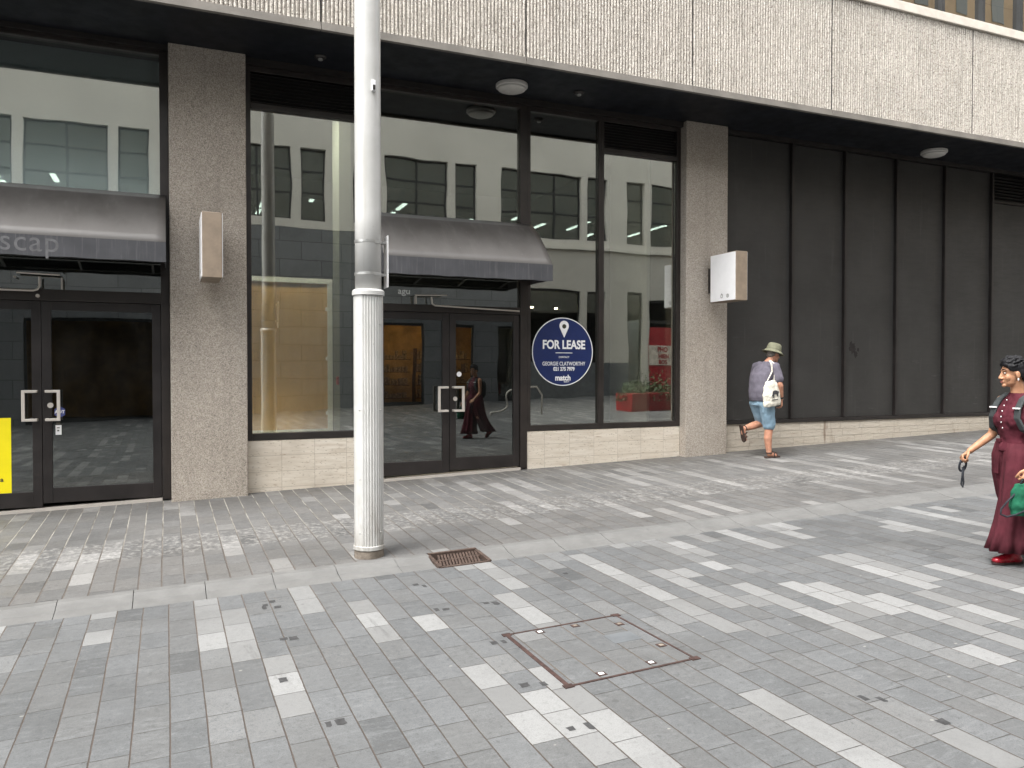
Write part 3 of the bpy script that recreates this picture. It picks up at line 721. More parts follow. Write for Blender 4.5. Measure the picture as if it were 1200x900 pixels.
# ------------------------------------------------------------------ projecting box signs
def box_sign(x0, label):
    t = thing('box_sign', label, 'sign', (x0 + .11, 10.2, 2.62), group='blank box signs on the pillars')
    MB().box(x0 + .004, x0 + .214, 9.48, 10.08, 2.62, 3.35).build('casing', 'tan', t, .006)
    MB().box(x0 - .004, x0 + .0036, 9.49, 10.07, 2.63, 3.34).build('face', 'white', t)
    MB().box(x0 + .2145, x0 + .222, 9.49, 10.07, 2.63, 3.34).build('face', 'white', t)
    MB().box(x0 + .05, x0 + .17, 10.082, 10.199, 2.78, 3.16).build('bracket', 'darkmetal', t)
    for i, y in enumerate((9.66, 9.80)):
        m = MB()
        for q in range(14):
            a, b = 2 * math.pi * q / 14, 2 * math.pi * (q + 1) / 14
            m.hexa([(x0 - .0056, y + r_ * math.cos(t_), 2.70 + r_ * math.sin(t_)) for r_, t_ in ((.030, a), (.030, b), (.018, b), (.018, a))] + [(x0 - .0042, y + r_ * math.cos(t_), 2.70 + r_ * math.sin(t_)) for r_, t_ in ((.030, a), (.030, b), (.018, b), (.018, a))])
        if i == 0: m.box(x0 - .0056, x0 - .0042, y - .006, y + .006, 2.69, 2.72)
        else: m.prism([(x0 - .0056, y + .03, 2.72), (x0 - .0056, y - .03, 2.72), (x0 - .0056, y, 2.745)], (.0014, 0, 0))
        m.build('round_mark', 'galv', t)
    return t
box_sign(.365, 'tan narrow box sign seen end on, on the pillar between the two awnings')
box_sign(7.735, 'square white-faced box sign sticking out from the pillar left of the black cladding')

# ------------------------------------------------------------------ soffit lamps
def soffit_lamp(x, y, label):
    t = thing('ceiling_light', label, 'ceiling light', (x, y, 5.42), group='round lamps under the soffit')
    MB().lathe((x, y, 5.42), [(.20, -.001), (.215, -.012), (.215, -.05), (.20, -.062)], 40).build('rim', 'lamp', t, smooth=False)
    MB().lathe((x, y, 5.42), [(.195, -.0625), (.18, -.085), (.13, -.105), (.05, -.113), (.005, -.114)], 40).build('diffuser', 'lamp', t, smooth=True)
soffit_lamp(4.27, 9.83, 'round pale soffit lamp above the middle awning')
soffit_lamp(12.34, 9.86, 'round pale soffit lamp above the black cladding on the right')
def small_fixture(x, y, label):
    t = thing('downlight', label, 'downlight', (x, y, 5.42), group='small dark downlights in the soffit')
    MB().lathe((x, y, 5.42), [(.07, -.001), (.075, -.01), (.06, -.03), (.04, -.031)], 20).build('ring', 'darkmetal', t)
    MB().lathe((x, y, 5.42), [(.03, -.032), (.028, -.05), (.01, -.055)], 16).build('lens', 'galv', t)
small_fixture(1.75, 9.9, 'small dark downlight in the soffit left of the white pole')
small_fixture(5.25, 9.75, 'small dark downlight in the soffit right of the round lamp')

# ------------------------------------------------------------------ lease sign on the window
ls = thing('lease_sign', 'round navy FOR LEASE sign stuck on the window right of the middle doors', 'sign', (5.333, 10.39, 1.35))
def disc(cx, cz, r, y0, y1, n=64, r0=0.0):
    m = MB()
    if r0:
        for q in range(n):
            a, b = 2 * math.pi * q / n, 2 * math.pi * (q + 1) / n
            m.hexa([(cx + rr * math.cos(t), yy, cz + rr * math.sin(t)) for yy in (y0, y1) for rr, t in ((r, a), (r, b), (r0, b), (r0, a))])
        return m
    return m.cyl((cx, y0, cz), (cx, y1, cz), r, n=n)
CX, CZ = 5.333, 1.85
disc(CX, CZ, .487, 10.392, 10.397).build('disc', 'navy', ls)
disc(CX, CZ, .50, 10.390, 10.396, r0=.4875).build('border', 'vinylwhite', ls)
pin = MB(); pts = []
for q in range(25):
    a = R(-28 + (236) * q / 24); pts.append((CX + .02 + .077 * math.cos(a), 10.3895, CZ + .378 + .077 * math.sin(a)))
pts.append((CX + .02, 10.3895, CZ + .205))
pin.prism(pts, (0, .0022, 0)).build('pin_symbol', 'vinylwhite', ls)
disc(CX + .02, CZ + .372, .033, 10.3878, 10.3892, 24).build('pin_hole', 'ink', ls)
YT = 10.3902
text('FOR LEASE', .175, (CX + .018, YT, CZ + .098), 'vinylwhite', 'lettering', ls, bold=.0055, sx=.84)
MB().box(CX - .12, CX + .155, YT - .001, YT + .001, CZ - .022, CZ - .012).build('rule', 'vinylwhite', ls)
text('CONTACT', .036, (CX + .018, YT, CZ - .08), 'vinylwhite', 'lettering', ls, bold=.0004)
text('GEORGIE CLATWORTHY', .078, (CX + .018, YT, CZ - .178), 'vinylwhite', 'lettering', ls, bold=.0006, sx=.8)
text('021 275 7979', .074, (CX + .018, YT, CZ - .255), 'vinylwhite', 'lettering', ls, bold=.0028, sx=.85)
text('match', .115, (CX + .0, YT, CZ - .385), 'vinylwhite', 'lettering', ls, bold=.004, sx=.9)
text('REALTY', .026, (CX + .06, YT, CZ - .442), 'vinylwhite', 'lettering', ls, bold=.0004)

# ------------------------------------------------------------------ papers on the left doors
po = thing('poster', 'plain yellow poster taped inside the left shop door', 'poster', (-1.85, 10.38, .17))
MB().box(-2.25, -1.607, 10.380, 10.3835, .185, 1.05).build('sheet', 'yellow', po)
text('a', .07, (-1.70, 10.3792, .36), 'ink', 'lettering', po, bold=.002)
hx = thing('alarm_sticker', 'small blue six-sided alarm sticker on the left door glass beside the pull handle', 'sticker', (-1.13, 10.38, 1.1))
MB().prism([(-1.128 + .062 * math.cos(R(60 * q + 30)), 10.3835, 1.105 + .068 * math.sin(R(60 * q + 30))) for q in range(6)], (0, .003, 0)).build('sheet', 'blue', hx)
text('ADT', .05, (-1.128, 10.3828, 1.105), 'vinylwhite', 'lettering', hx, bold=.0015)
tg = thing('notice_tag', 'small white tag with dark print under the blue sticker on the left door glass', 'notice', (-1.145, 10.38, .86))
MB().box(-1.172, -1.112, 10.3835, 10.3865, .845, .955).build('sheet', 'vinylwhite', tg)
MB().box(-1.155, -1.135, 10.382, 10.3832, .885, .90).box(-1.158, -1.13, 10.382, 10.3832, .92, .93).box(-1.165, -1.125, 10.382, 10.3834, .965, .985).build('print', 'ink', tg)
rs = thing('round_sticker', 'small round white sticker on the right leaf of the middle doors', 'sticker', (3.715, 10.38, 1.52))
disc(3.715, 1.525, .035, 10.383, 10.3865, 20).build('sheet', 'vinylwhite', rs)

# ------------------------------------------------------------------ pole with sign plate
PX, PY = 1.592, 6.76; PZ = gz(PX, PY)
lp = thing('lamp_post', 'tall white weathered lamp post with a fluted lower sleeve, on the footpath', 'lamp post', (PX, PY, PZ))
MB().lathe((PX, PY, PZ), [(.128, -.05), (.126, .06), (.115, .075)], 40).build('footing', 'concrete', lp)
m = MB(); N = 128; prof = []
for i in range(N):
    a = 2 * math.pi * i / N
    front = math.cos(a - R(-84))             # fluting only on the two faces, plain flanks between
    fl = .008 * max(0, math.sin(i * math.pi / 2 + .4)) if abs(front) > .74 else 0
    prof.append((math.cos(a) * (.126 - fl), math.sin(a) * (.126 - fl)))
rings = [[m.b.verts.new((PX + x, PY + y, z)) for x, y in prof] for z in (PZ + .085, 2.225)]
m.skin(rings).build('fluted_sleeve', 'polepaint', lp)
MB().lathe((PX, PY, PZ), [(.127, .066), (.133, .07), (.133, .10), (.1275, .105)], 48).build('base_ring', 'polepaint', lp)
MB().lathe((PX, PY, 0), [(.125, 2.226), (.138, 2.228), (.138, 2.262), (.128, 2.275), (.112, 2.28)], 48).build('collar', 'polepaint', lp)
m = MB(); m.lathe((PX, PY, 0), [(.112, 2.281), (.112, 2.9), (.11, 5), (.10, 9.0), (.095, 9.02)], 48); m.build('shaft', 'polepaint', lp, smooth=False)
for p in lp.children[-1].data.polygons if lp.children else []: p.use_smooth = len(p.vertices) == 4
for z in (2.41, 2.685):
    c = MB().lathe((PX, PY, z), [(.1125, -.012), (.1165, -.011), (.1165, .011), (.1125, .012)], 40)
    a = R(-60); c.box(PX + .105 * math.cos(a) - .02, PX + .105 * math.cos(a) + .02, PY + .105 * math.sin(a) - .02, PY + .105 * math.sin(a) + .008, z - .02, z + .012)
    c.build('clamp_band', 'galv', lp)
for z in (.20, 1.98, 1.25, .66):
    for da in (-.9, -2.45):
        MB().ball((PX + .125 * math.cos(da), PY + .125 * math.sin(da), z), (.007, .007, .007), u=8, v=6).build('screw', 'galv', lp)
MB().box(PX + .005, PX + .04, PY - .135, PY - .105, 3.94, 4.03).build('sensor', 'white', lp, .006)
MB().box(PX + .012, PX + .034, PY - .15, PY - .136, 3.945, 3.985).build('sensor_lens', 'darkmetal', lp, .004)
pl = thing('street_sign', 'narrow white sign plate seen edge on, clamped to the right side of the lamp post', 'sign', (1.752, 6.76, 2.3))
MB().box(1.747, 1.753, 6.69, 6.83, 2.30, 2.745).build('plate', 'white', pl, .002)
for z in (2.41, 2.685): MB().box(PX + .105, 1.7465, 6.74, 6.78, z - .012, z + .012).build('bracket', 'galv', pl)
# tall mast arm and lamp head above the frame
MB().tube([(PX, PY, 8.9), (PX - .1, PY - .8, 9.15), (PX - .15, PY - 1.8, 9.2)], .04).build('arm', 'polepaint', lp)
MB().box(PX - .3, PX, PY - 2.4, PY - 1.75, 9.13, 9.25).build('lamp_head', 'galv', lp, .03)

# ------------------------------------------------------------------ access cover and drain
ac = thing('access_cover', 'square paved access cover in a rusty steel frame, in the street paving', 'manhole cover', (2.34, 4.13, gz(2.34, 4.13)))
def gbar(m, xa, ya, xb, yb, wd, h=.004):
    dx, dy = xb - xa, yb - ya; L = math.hypot(dx, dy); nx, ny = -dy / L * wd / 2, dx / L * wd / 2
    c = [(xa + nx, ya + ny), (xa - nx, ya - ny), (xb - nx, yb - ny), (xb + nx, yb + ny)]
    m.hexa([(x, y, gz(x, y) - .02) for x, y in c] + [(x, y, gz(x, y) + h) for x, y in c])
q = [(1.94, 4.545), (2.735, 4.555), (2.755, 3.715), (1.935, 3.70)]
m = MB(); m.b.faces.new([m.b.verts.new((x, y, gz(x, y) + .0012)) for x, y in q[::-1]]); m.build('paved_inlay', 'inlay', ac, recalc=False)
m = MB()
gbar(m, *q[0], *q[1], .016); gbar(m, *q[1], *q[2], .014); gbar(m, *q[2], *q[3], .016); gbar(m, *q[3], *q[0], .026)
m.build('frame', 'rust', ac)
for i, (x, y) in enumerate(q):
    m = MB(); gbar(m, x - .028, y, x + .028, y, .04, .0055); m.build('corner_plate', 'rust', ac)
for x, y in ((2.15, 4.50), (2.40, 4.50), (2.67, 4.40), (2.70, 3.97), (2.17, 3.765), (2.50, 3.775)):
    m = MB(); gbar(m, x - .026, y, x + .026, y, .05, .0035); ky = m.build('lifting_key', 'rust', ac)
    m = MB(); gbar(m, x - .014, y, x + .014, y, .026, .005); m.build('key_cap', 'vinylwhite' if (x < 2.2 or x == 2.5) else 'concrete', ky)
m = MB(); gbar(m, 2.47, 4.19, 2.66, 4.19, .15, .0016); m.build('dark_inset', 'greystone', ac)
dr = thing('drain_grate', 'rusty iron drain grate set in the kerb channel beside the lamp post', 'drain', (2.28, 6.3, gz(2.28, 6.3)))
def dz(x, y): return .028 * x - .100 + (.03 * (y - 6.2) / .4)
m = MB()
def dbar(m, xa, ya, xb, yb, wd, h0=-.05, h1=0.0):
    dx, dy = xb - xa, yb - ya; L = math.hypot(dx, dy); nx, ny = -dy / L * wd / 2, dx / L * wd / 2
    c = [(xa + nx, ya + ny), (xa - nx, ya - ny), (xb - nx, yb - ny), (xb + nx, yb + ny)]
    m.hexa([(x, y, dz(x, y) + h0) for x, y in c] + [(x, y, dz(x, y) + h1) for x, y in c])
X0, X1, Y0, Y1 = DR[0] + .005, DR[1] - .005, 6.23, 6.57
dbar(m, X0, Y0, X1, Y0, .03); dbar(m, X0, Y1, X1, Y1, .03, h1=.012); dbar(m, X0, Y0, X0, Y1, .03, h1=.004); dbar(m, X1, Y0, X1, Y1, .03, h1=.004)
m.build('frame', 'rust2', dr)
for i in range(13):
    x = X0 + .05 + i * (X1 - X0 - .1) / 12
    m = MB(); dbar(m, x - .035, Y0 + .02, x + .035, Y1 - .02, .017, -.05, -.006); m.build('bar', 'rust2', dr)
m = MB(); dbar(m, X0, 6.41, X1, 6.43, .02, -.05, -.009); m.build('cross_bar', 'rust2', dr)
m = MB(); m.hexa([(x, y, .028 * x + z) for z in (-.24, -.1235) for x, y in ((X0, Y0), (X1, Y0), (X1, Y1), (X0, Y1))]); m.build('pit', 'void', dr)


# ------------------------------------------------------------------ across the street (seen mirrored in the glass)
YF = -8.75
opp = thing('plaster_building', 'cream plaster building with grouped dark windows, mirrored in the shop glass', 'building', (5, YF, 0))
def holed(name, mat, x0, x1, z0, z1, holes, y0=YF - .35, y1=YF):
    xs = sorted({x0, x1, *[min(max(v, x0), x1) for h in holes for v in h[:2]]}); zs = sorted({z0, z1, *[min(max(v, z0), z1) for h in holes for v in h[2:4]]})
    m = MB()
    for xa, xb in zip(xs, xs[1:]):
        run = None
        for za, zb_ in zip(zs, zs[1:]):
            cx_, cz_ = (xa + xb) / 2, (za + zb_) / 2
            solid = not any(h[0] < cx_ < h[1] and h[2] < cz_ < h[3] for h in holes)
            if solid: run = [run[0], zb_] if run else [za, zb_]
            if run and (not solid or zb_ == zs[-1]): m.box(xa, xb, y0, y1, *run); run = None
    return m.build(name, mat, opp)
wins = []
for k in range(-4, 4):
    c = -2.95 + 5.92 * (k + 1)
    for a, b in ((-2.45, -1.53), (-1.22, 1.22), (1.53, 2.45)): wins.append((c + a, c + b, 7.0, 9.65))
holed('upper_wall', 'plaster', -30, 26, 6.7, 13.5, wins)
MB().box(12.2, 26, YF - .2, YF + .12, 6.60, 6.72).build('string_course', 'plaster', opp)
MB().box(-30, 26, YF - .3, YF + .18, 13.5, 13.75).build('parapet', 'plaster', opp)
low = [(-4.2, -.2, -.5, 3.3), (7.3, 9.1, -.5, 3.35), (10.25, 11.2, -.5, 3.35), (12.25, 13.1, -.5, 3.35), (-11, -6, -.5, 3.3)]
holed('stone_wall', 'block', -30, 13.2, -1.2, 6.69, low)
lowr = [(13.5, 16.0, 1.0, 4.9), (16.35, 17.2, 1.0, 4.9), (18.3, 19.05, .3, 4.9), (19.4, 21.6, .3, 4.6)]
holed('rendered_wall', 'plaster2', 13.205, 26, -.6, 6.59, lowr)
MB().box(13.25, 18.28, YF + .002, YF + .06, -.6, 1.9).build('plinth', 'greystone', opp)
for x0, x1, z0, z1 in wins:
    f = MB(); y0, y1 = YF - .22, YF - .16
    f.box(x0, x0 + .06, y0, y1, z0, z1).box(x1 - .06, x1, y0, y1, z0, z1).box(x0 + .06, x1 - .06, y0, y1 - .003, z0, z0 + .06).box(x0 + .06, x1 - .06, y0, y1 - .003, z1 - .06, z1)
    if x1 - x0 > 2: f.box((x0 + x1) / 2 - .035, (x0 + x1) / 2 + .035, y0, y1 - .002, z0 + .06, z1 - .06)
    for z in (z0 + 1.0, z0 + 1.85): f.box(x0 + .06, x1 - .06, y0, y1 - .004, z - .035, z + .035)
    fo = f.build('window', 'winframe', opp)
    MB().box(x0 + .06, x1 - .06, YF - .2, YF - .195, z0 + .06, z1 - .06).build('pane', 'farglass', fo)
for x0, x1, z0, z1 in wins: MB().box(x0 + .02, x1 - .02, YF - .42, YF - .40, z0 + (1.0 if x1 - x0 > 2 else .85), z1).build('roller_blind', 'rollerblind', opp)
MB().box(-30, 26, YF - 12, YF - .36, 6.5, 6.7).build('office_floor', 'darkin', opp)
MB().box(-30, 26, YF - 12, YF - .46, 8.75, 8.85).build('office_ceiling', 'greyin', opp)
MB().box(-30, 26, YF - 12.2, YF - 12.01, -1, 13.5).build('rear_wall', 'greyin', opp)
MB().box(-30, -29.7, YF - 12, YF - .36, -1, 13.5).box(25.7, 26, YF - 12, YF - .36, -1, 13.5).build('end_wall', 'block', opp)
MB().box(-30, 26, YF - 12, YF - .36, 13.3, 13.45).build('roof', 'greyin', opp)
tb = MB()
for i in range(-14, 14):
    for yy in (2.0, 3.9, 5.8, 7.7):
        if (i * 7 + int(yy * 3)) % 5 < 3: tb.box(i * 1.9 - .09, i * 1.9 + .09, YF - yy - 1.3, YF - yy, 8.70, 8.745)
tb.build('strip_light', 'tube', opp)
# the lit shop and the darker ones at street level
MB().box(-12, 13.2, YF - 5.2, YF - 5.0, -.5, 3.6).build('shop_back_wall', 'ochre', opp)
MB().box(-12, 26, YF - 6, YF - .36, 3.6, 3.75).box(13.3, 26, YF - 6, YF - .36, 4.95, 5.05).build('shop_ceiling', 'darkin', opp)
MB().box(-12, 26, YF - 6, YF - .36, -1.0, -.2).build('shop_floor', 'wood', opp)
MB().box(13.2, 26, YF - 5.2, YF - 5, -.5, 5).box(2, 2.2, YF - 5, YF - .36, -.5, 3.6).box(13.22, 13.32, YF - 5, YF - .36, -.5, 5).build('shop_party_wall', 'darkin', opp)
m = MB(); g = MB(); rr = random.Random(3)
for i in range(5):
    x = 6.9 + i * 1.35
    for z in (.35, .9, 1.45, 2.0):
        m.box(x, x + 1.1, YF - 3.2, YF - 2.8, z, z + .03)
        q = x + .03
        while q < x + 1.0:
            wd = rr.uniform(.05, .16); h = rr.uniform(.12, .4)
            g.box(q, q + wd, YF - 3.1, YF - 2.9, z + .031, z + .031 + h); q += wd + rr.uniform(.01, .08)
    m.box(x - .03, x, YF - 3.2, YF - 2.8, -.2, 2.5)
m.build('shelving', 'wood', opp); g.build('shelf_goods', 'goods', opp)
m = MB()
for x, y in ((7.6, 1.2), (8.5, 1.2), (7.4, 2.4), (8.8, 2.3), (10.5, 1.3), (11.1, 2.3), (12.6, 1.6), (9.7, 3.6), (6.6, 3.6), (14.2, 1.0), (15.4, 1.2), (18.7, 1.1), (16.8, 1.1)): m.cyl((x, YF - y, 3.50 if x < 13 else 4.2), (x, YF - y, 3.56 if x < 13 else 4.26), .07, n=12)
m.build('downlight', 'warm', opp)
sf = MB()
for x0, x1, z0, z1 in low + lowr:
    sf.box(x0, x0 + .07, YF - .2, YF - .12, max(z0, -.4), z1).box(x1 - .07, x1, YF - .2, YF - .12, max(z0, -.4), z1).box(x0 + .07, x1 - .07, YF - .2, YF - .123, z1 - .1, z1).box(x0 + .07, x1 - .07, YF - .2, YF - .123, max(z0, gz(x0, YF) - .1), max(z0, gz(x0, YF)) + .16)
sf.build('shopfront_frame', 'winframe', opp)
for x0, x1, z0, z1 in low[3:4] + lowr[:3]: MB().box(x0 + .07, x1 - .07, YF - .165, YF - .16, max(z0, gz(x0, YF)) + .16, z1 - .1).build('pane', 'farglass', opp)
MB().box(18.38, 18.97, YF - .9, YF - .8, .2, 3.6).build('red_panel', 'redpaint', opp)
MB().box(19.4, 21.6, YF - .1, YF - .05, .3, 3.4).build('red_panel', 'redpaint', opp)
text('PHO', .26, (20.15, YF + .001, 2.46), 'redpaint', 'lettering', opp, bold=.008)
text('HIEN', .26, (20.2, YF + .001, 2.18), 'redpaint', 'lettering', opp, bold=.008)
text('BOS', .26, (20.15, YF + .001, 1.92), 'redpaint', 'lettering', opp, bold=.008)
MB().box(19.45, 20.8, YF - .05, YF - .02, 1.78, 2.62).build('cream_patch', 'creamink', opp, .05)
text('agu', .36, (8.35, YF + .03, 4.55), 'vinylwhite', 'lettering', opp, bold=.004)
# tan tower beyond it on the same side
tw = thing('tan_tower', 'tall tan stone office tower up the street, mirrored in the upper windows', 'building', (44, -20, 0))
MB().box(27, 64, -34, -9.2, -1, 36).build('wall', 'tanstone', tw)
m = MB()
for fl in range(10):
    for i in range(13): m.box(28 + i * 2.8, 28.9 + i * 2.8, -9.3, -9.17, 2.5 + fl * 3.4, 4.5 + fl * 3.4)
m.build('window', 'farglass', tw)
# planter, bike rack
pt = thing('planter', 'red steel planter with loose green shrub, mirrored in the right shop window', 'planter', (14.4, -.9, gz(14.4, -.9)))
z0 = gz(14.4, -.9)
MB().box(13.3, 15.6, -1.4, -.4, z0 - .05, z0 + .55).build('box', 'planter', pt, .02)
m = MB(); rr = random.Random(5)
for i in range(1500):
    a = rr.uniform(0, 6.28); q = rr.random() ** .5
    c = Vector((14.3 + 1.25 * q * math.cos(a), -.9 + .6 * q * math.sin(a), z0 + .5 + abs(rr.gauss(.12, .22)) * (1.2 - .6 * q)))
    if q > .85: c.z -= .2
    u = Vector((rr.gauss(0, 1), rr.gauss(0, 1), rr.gauss(0, 1))).normalized() * .05; v = u.orthogonal().normalized() * .02
    m.quad(c - u, c + v, c + u, c - v)
m.build('shrub', 'leaf', pt, recalc=False)
bk = thing('bike_rack', 'curved steel bike rack in the street, mirrored in the middle doors', 'bike rack', (9.6, -1.9, gz(9.6, -1.9)))
zz = gz(9.6, -1.9)
pts = []
for q in range(31):
    t = q / 30; pts.append((9.15 + 1.1 * t + .22 * math.sin(t * 6.3), -1.9, zz + .1 + .75 * (.5 - .5 * math.cos(t * 3.14))))
MB().tube([(9.15, -1.9, zz - .05)] + pts + [(10.7, -1.9, zz + .86), (10.9, -1.9, zz + .6), (10.9, -1.9, zz - .05)], .03).build('rail', 'steel', bk, smooth=True)

# ------------------------------------------------------------------ people
M['skin1'] = skin_mat('brown skin', (.42, .215, .125)); M['skin2'] = skin_mat('ruddy skin', (.50, .25, .165))
M['maroon'] = cloth_mat('maroon cotton', (.075, .0135, .022)); M['maroon2'] = cloth_mat('maroon pleated cotton', (.068, .013, .020), .2, .7, 11)
M['hair'] = hair_mat('black hair', (.010, .010, .012)); M['grey hair'] = hair_mat('grey hair', (.2, .18, .16))
M['boot'] = plain('red leather', (.30, .010, .022), .28, 0, .15, 10); M['sole'] = plain('dark rubber', (.03, .012, .012), .7)
M['lip'] = plain('lip', (.26, .075, .06), .5); M['eye'] = plain('eye white', (.42, .38, .35), .3); M['iris'] = plain('dark iris', (.015, .01, .008), .2)
M['strap'] = cloth_mat('charcoal webbing', (.045, .05, .052), .2, .3, 30)
M['leashmat'] = cloth_mat('dark leash webbing', (.03, .033, .04), .2, .2, 40)
M['greenbag'] = cloth_mat('green bag cloth', (.012, .10, .055), .2, .5, 12)
M['tee'] = cloth_mat('grey violet cotton', (.135, .125, .155), .12, .5, 12)
M['denim'] = cloth_mat('pale denim', (.25, .37, .47), .18, .5, 14)
M['hat'] = cloth_mat('olive hat cloth', (.20, .20, .14), .12, .25, 20)
M['canvas'] = cloth_mat('cream canvas', (.72, .69, .60), .06, .4, 12)
M['sandal'] = plain('brown sandal', (.045, .026, .02), .7); M['print'] = plain('black print', (.04, .04, .045), .7)

def wrinkle(amp, f=(9, 9, 6), seed=0.0):
    def fn(co, no):
        q = Vector((co.x * f[0] + seed, co.y * f[1], co.z * f[2]))
        return no * amp * (noise.noise(q) + .5 * noise.noise(q * 2.3))
    return fn
def head(m, mt, k=1.0):
    h = MB(); h.b.free(); h.b = bmesh.new()
    h.ball((-.012, 0, .035), (.098, .076, .088), u=24, v=18); h.ball((.03, 0, -.03), (.060, .058, .085), u=24, v=18); h.ball((.03, 0, -.072), (.05, .052, .036)); h.ball((.074, 0, -.098), (.021, .023, .018))
    for s_ in (-1, 1):
        h.ball((.055, s_ * .036, -.032), (.028, .024, .030)); h.ball((.098, s_ * .012, -.040), (.011, .010, .009)); h.ball((-.004, s_ * .078, -.012), (.019, .008, .032)); h.ball((.080, s_ * .026, .028), (.014, .022, .010))
    h.limb([(.086, 0, .014), (.098, 0, -.015), (.107, 0, -.034)], [.010, .011, .0135]); h.ball((.0915, 0, -.064), (.012, .022, .006)); h.ball((.089, 0, -.075), (.012, .019, .006))
    h.xf(mt @ Matrix.Scale(k, 4))
    tmp = bpy.data.meshes.new('t'); h.b.to_mesh(tmp); h.b.free(); m.b.from_mesh(tmp); bpy.data.meshes.remove(tmp)
def face_parts(par, mt, k, brow='hair'):
    S = mt @ Matrix.Scale(k, 4)
    for s_ in (-1, 1):
        e = MB().ball((.0800, s_ * .030, .006), (.0105, .0135, .0058)); e.xf(S).build('eye', 'eye', par, smooth=True, local=True)
        e = MB().ball((.0865, s_ * .030, .006), (.0055, .0066, .0056)); e.xf(S).build('iris', 'iris', par, smooth=True, local=True)
        e = MB().limb([(.094, s_ * .013, .032), (.092, s_ * .03, .038), (.077, s_ * .05, .033)], [.0035, .0042, .0028]); e.xf(S).build('eyebrow', brow, par, smooth=True, local=True)
    e = MB().ball((.0965, 0, -.064), (.0085, .021, .0048)).ball((.0945, 0, -.0735), (.0085, .018, .0052)); e.xf(S).build('lips', 'lip', par, smooth=True, local=True)
def hand(m, wrist, dirv, palm, side, curl=(35, 45, 30), k=1.0, spread=4, thumb=35):
    d_ = Vector(dirv).normalized(); n_ = Vector(palm); n_ = (n_ - d_ * n_.dot(d_)).normalized(); s_ = d_.cross(n_).normalized() * side   # s_ points to the thumb side
    wv = Vector(wrist); kn = wv + d_ * .088 * k
    for t in (-.027, -.009, .009, .027): m.limb([wv + s_ * t * .55 * k + d_ * .012 * k, kn + s_ * t * k], [.014 * k, .0125 * k], 10)
    for i, (t, L) in enumerate(((.028, .076), (.009, .085), (-.0095, .079), (-.0275, .062))):
        p = kn + s_ * t * k; a = 0; pts = [p]; dd = Matrix.Rotation(R(spread * (1.5 - i) * .8), 3, n_ * side) @ d_
        for seg, c in zip((.45, .32, .23), curl):
            a += R(c); v = dd * math.cos(a) + n_ * math.sin(a); p = p + v * L * seg * k; pts.append(p)
        m.limb(pts, [.0098 * k, .0088 * k, .0082 * k, .007 * k], 10)
    b = wv + d_ * .022 * k + s_ * .022 * k; e1 = b + (d_ * .6 + s_ * .65 + n_ * .35).normalized() * .042 * k
    e2 = e1 + (d_ * math.cos(R(thumb)) + n_ * math.sin(R(thumb)) * .8 + s_ * .1).normalized() * .032 * k; e3 = e2 + (d_ * .75 + n_ * .65 - s_ * .2).normalized() * .025 * k
    m.limb([b, e1, e2, e3], [.0155 * k, .0125 * k, .0105 * k, .008 * k], 10)

# --- woman walking in from the right
WX, WY = 6.30, 4.25
wo = thing('person', 'woman in maroon top and wide trousers with red boots, walking in at the right', 'person', (WX, WY, gz(WX, WY)), R(164.3))
HM = Matrix.Translation((.035, 0, 1.513)) @ Matrix.Rotation(R(-18), 4, 'Z') @ Matrix.Rotation(R(2), 4, 'Y')
b = MB()
head(b, HM, .95)
b.limb([(-.015, 0, 1.30), (.0, 0, 1.40), (.012, 0, 1.45)], [.058, .050, .050])
b.loft([((.0, 0, .86), .10, .14), ((0, 0, .97), .085, .115), ((.01, 0, 1.08), .095, .13), ((.015, 0, 1.18), .10, .14), ((.0, 0, 1.27), .07, .145), ((-.012, 0, 1.325), .055, .09), ((-.015, 0, 1.35), .045, .05)])
b.limb([(-.01, -.10, 1.305), (-.005, -.165, 1.285), (.035, -.215, 1.02), (.05, -.22, .995), (.225, -.245, .865)], [.045, .048, .038, .036, .025])
hand(b, (.225, -.245, .865), (.8, -.05, -.55), (-.35, .45, -.6), 1, (50, 65, 45), .95)
b.limb([(-.01, .10, 1.305), (-.005, .165, 1.285), (.02, .225, 1.02), (.02, .23, .995), (.13, .275, .78)], [.045, .048, .038, .036, .025])
hand(b, (.13, .275, .78), (.3, .05, -.9), (.1, -.9, .1), -1, (60, 70, 45), .95)
for y, kn, an in ((.09, (.08, .09, .50), (.10, .09, .10)), (-.09, (.0, -.09, .48), (-.32, -.09, .20))): b.limb([(0, y, .86), kn, an], [.085, .056, .040])
b.organic('body', 'skin1', wo, .0048, 2)
face_parts(wo, HM, .95)
h = MB()
h.ball((-.022, 0, .050), (.104, .084, .088), u=24, v=18).ball((.048, .012, .098), (.050, .060, .030)).ball((.070, .03, .078), (.025, .035, .022)).ball((.070, -.03, .080), (.025, .032, .020)).ball((-.078, 0, -.02), (.036, .060, .055))
for s_ in (-1, 1): h.ball((-.035, s_ * .066, .018), (.050, .018, .055)); h.ball((.028, s_ * .068, .055), (.045, .014, .035))
rr = random.Random(11)
for i in range(70):
    a, e = rr.uniform(-2.6, 2.6), rr.uniform(.1, 1.4); c = Vector((-.02 + .10 * math.cos(a) * math.cos(e), .085 * math.sin(a) * math.cos(e), .06 + .085 * math.sin(e)))
    t = Vector((rr.uniform(.0, .05), rr.uniform(-.02, .02), rr.uniform(-.025, .01))); h.limb([c, c + t * .6 + Vector((0, 0, .004)), c + t], [.009, .008, .004], 6)
h.xf(HM @ Matrix.Scale(.95, 4)).organic('hair', 'hair', wo, .0048, 1, disp=wrinkle(.003, (14, 45, 45)))
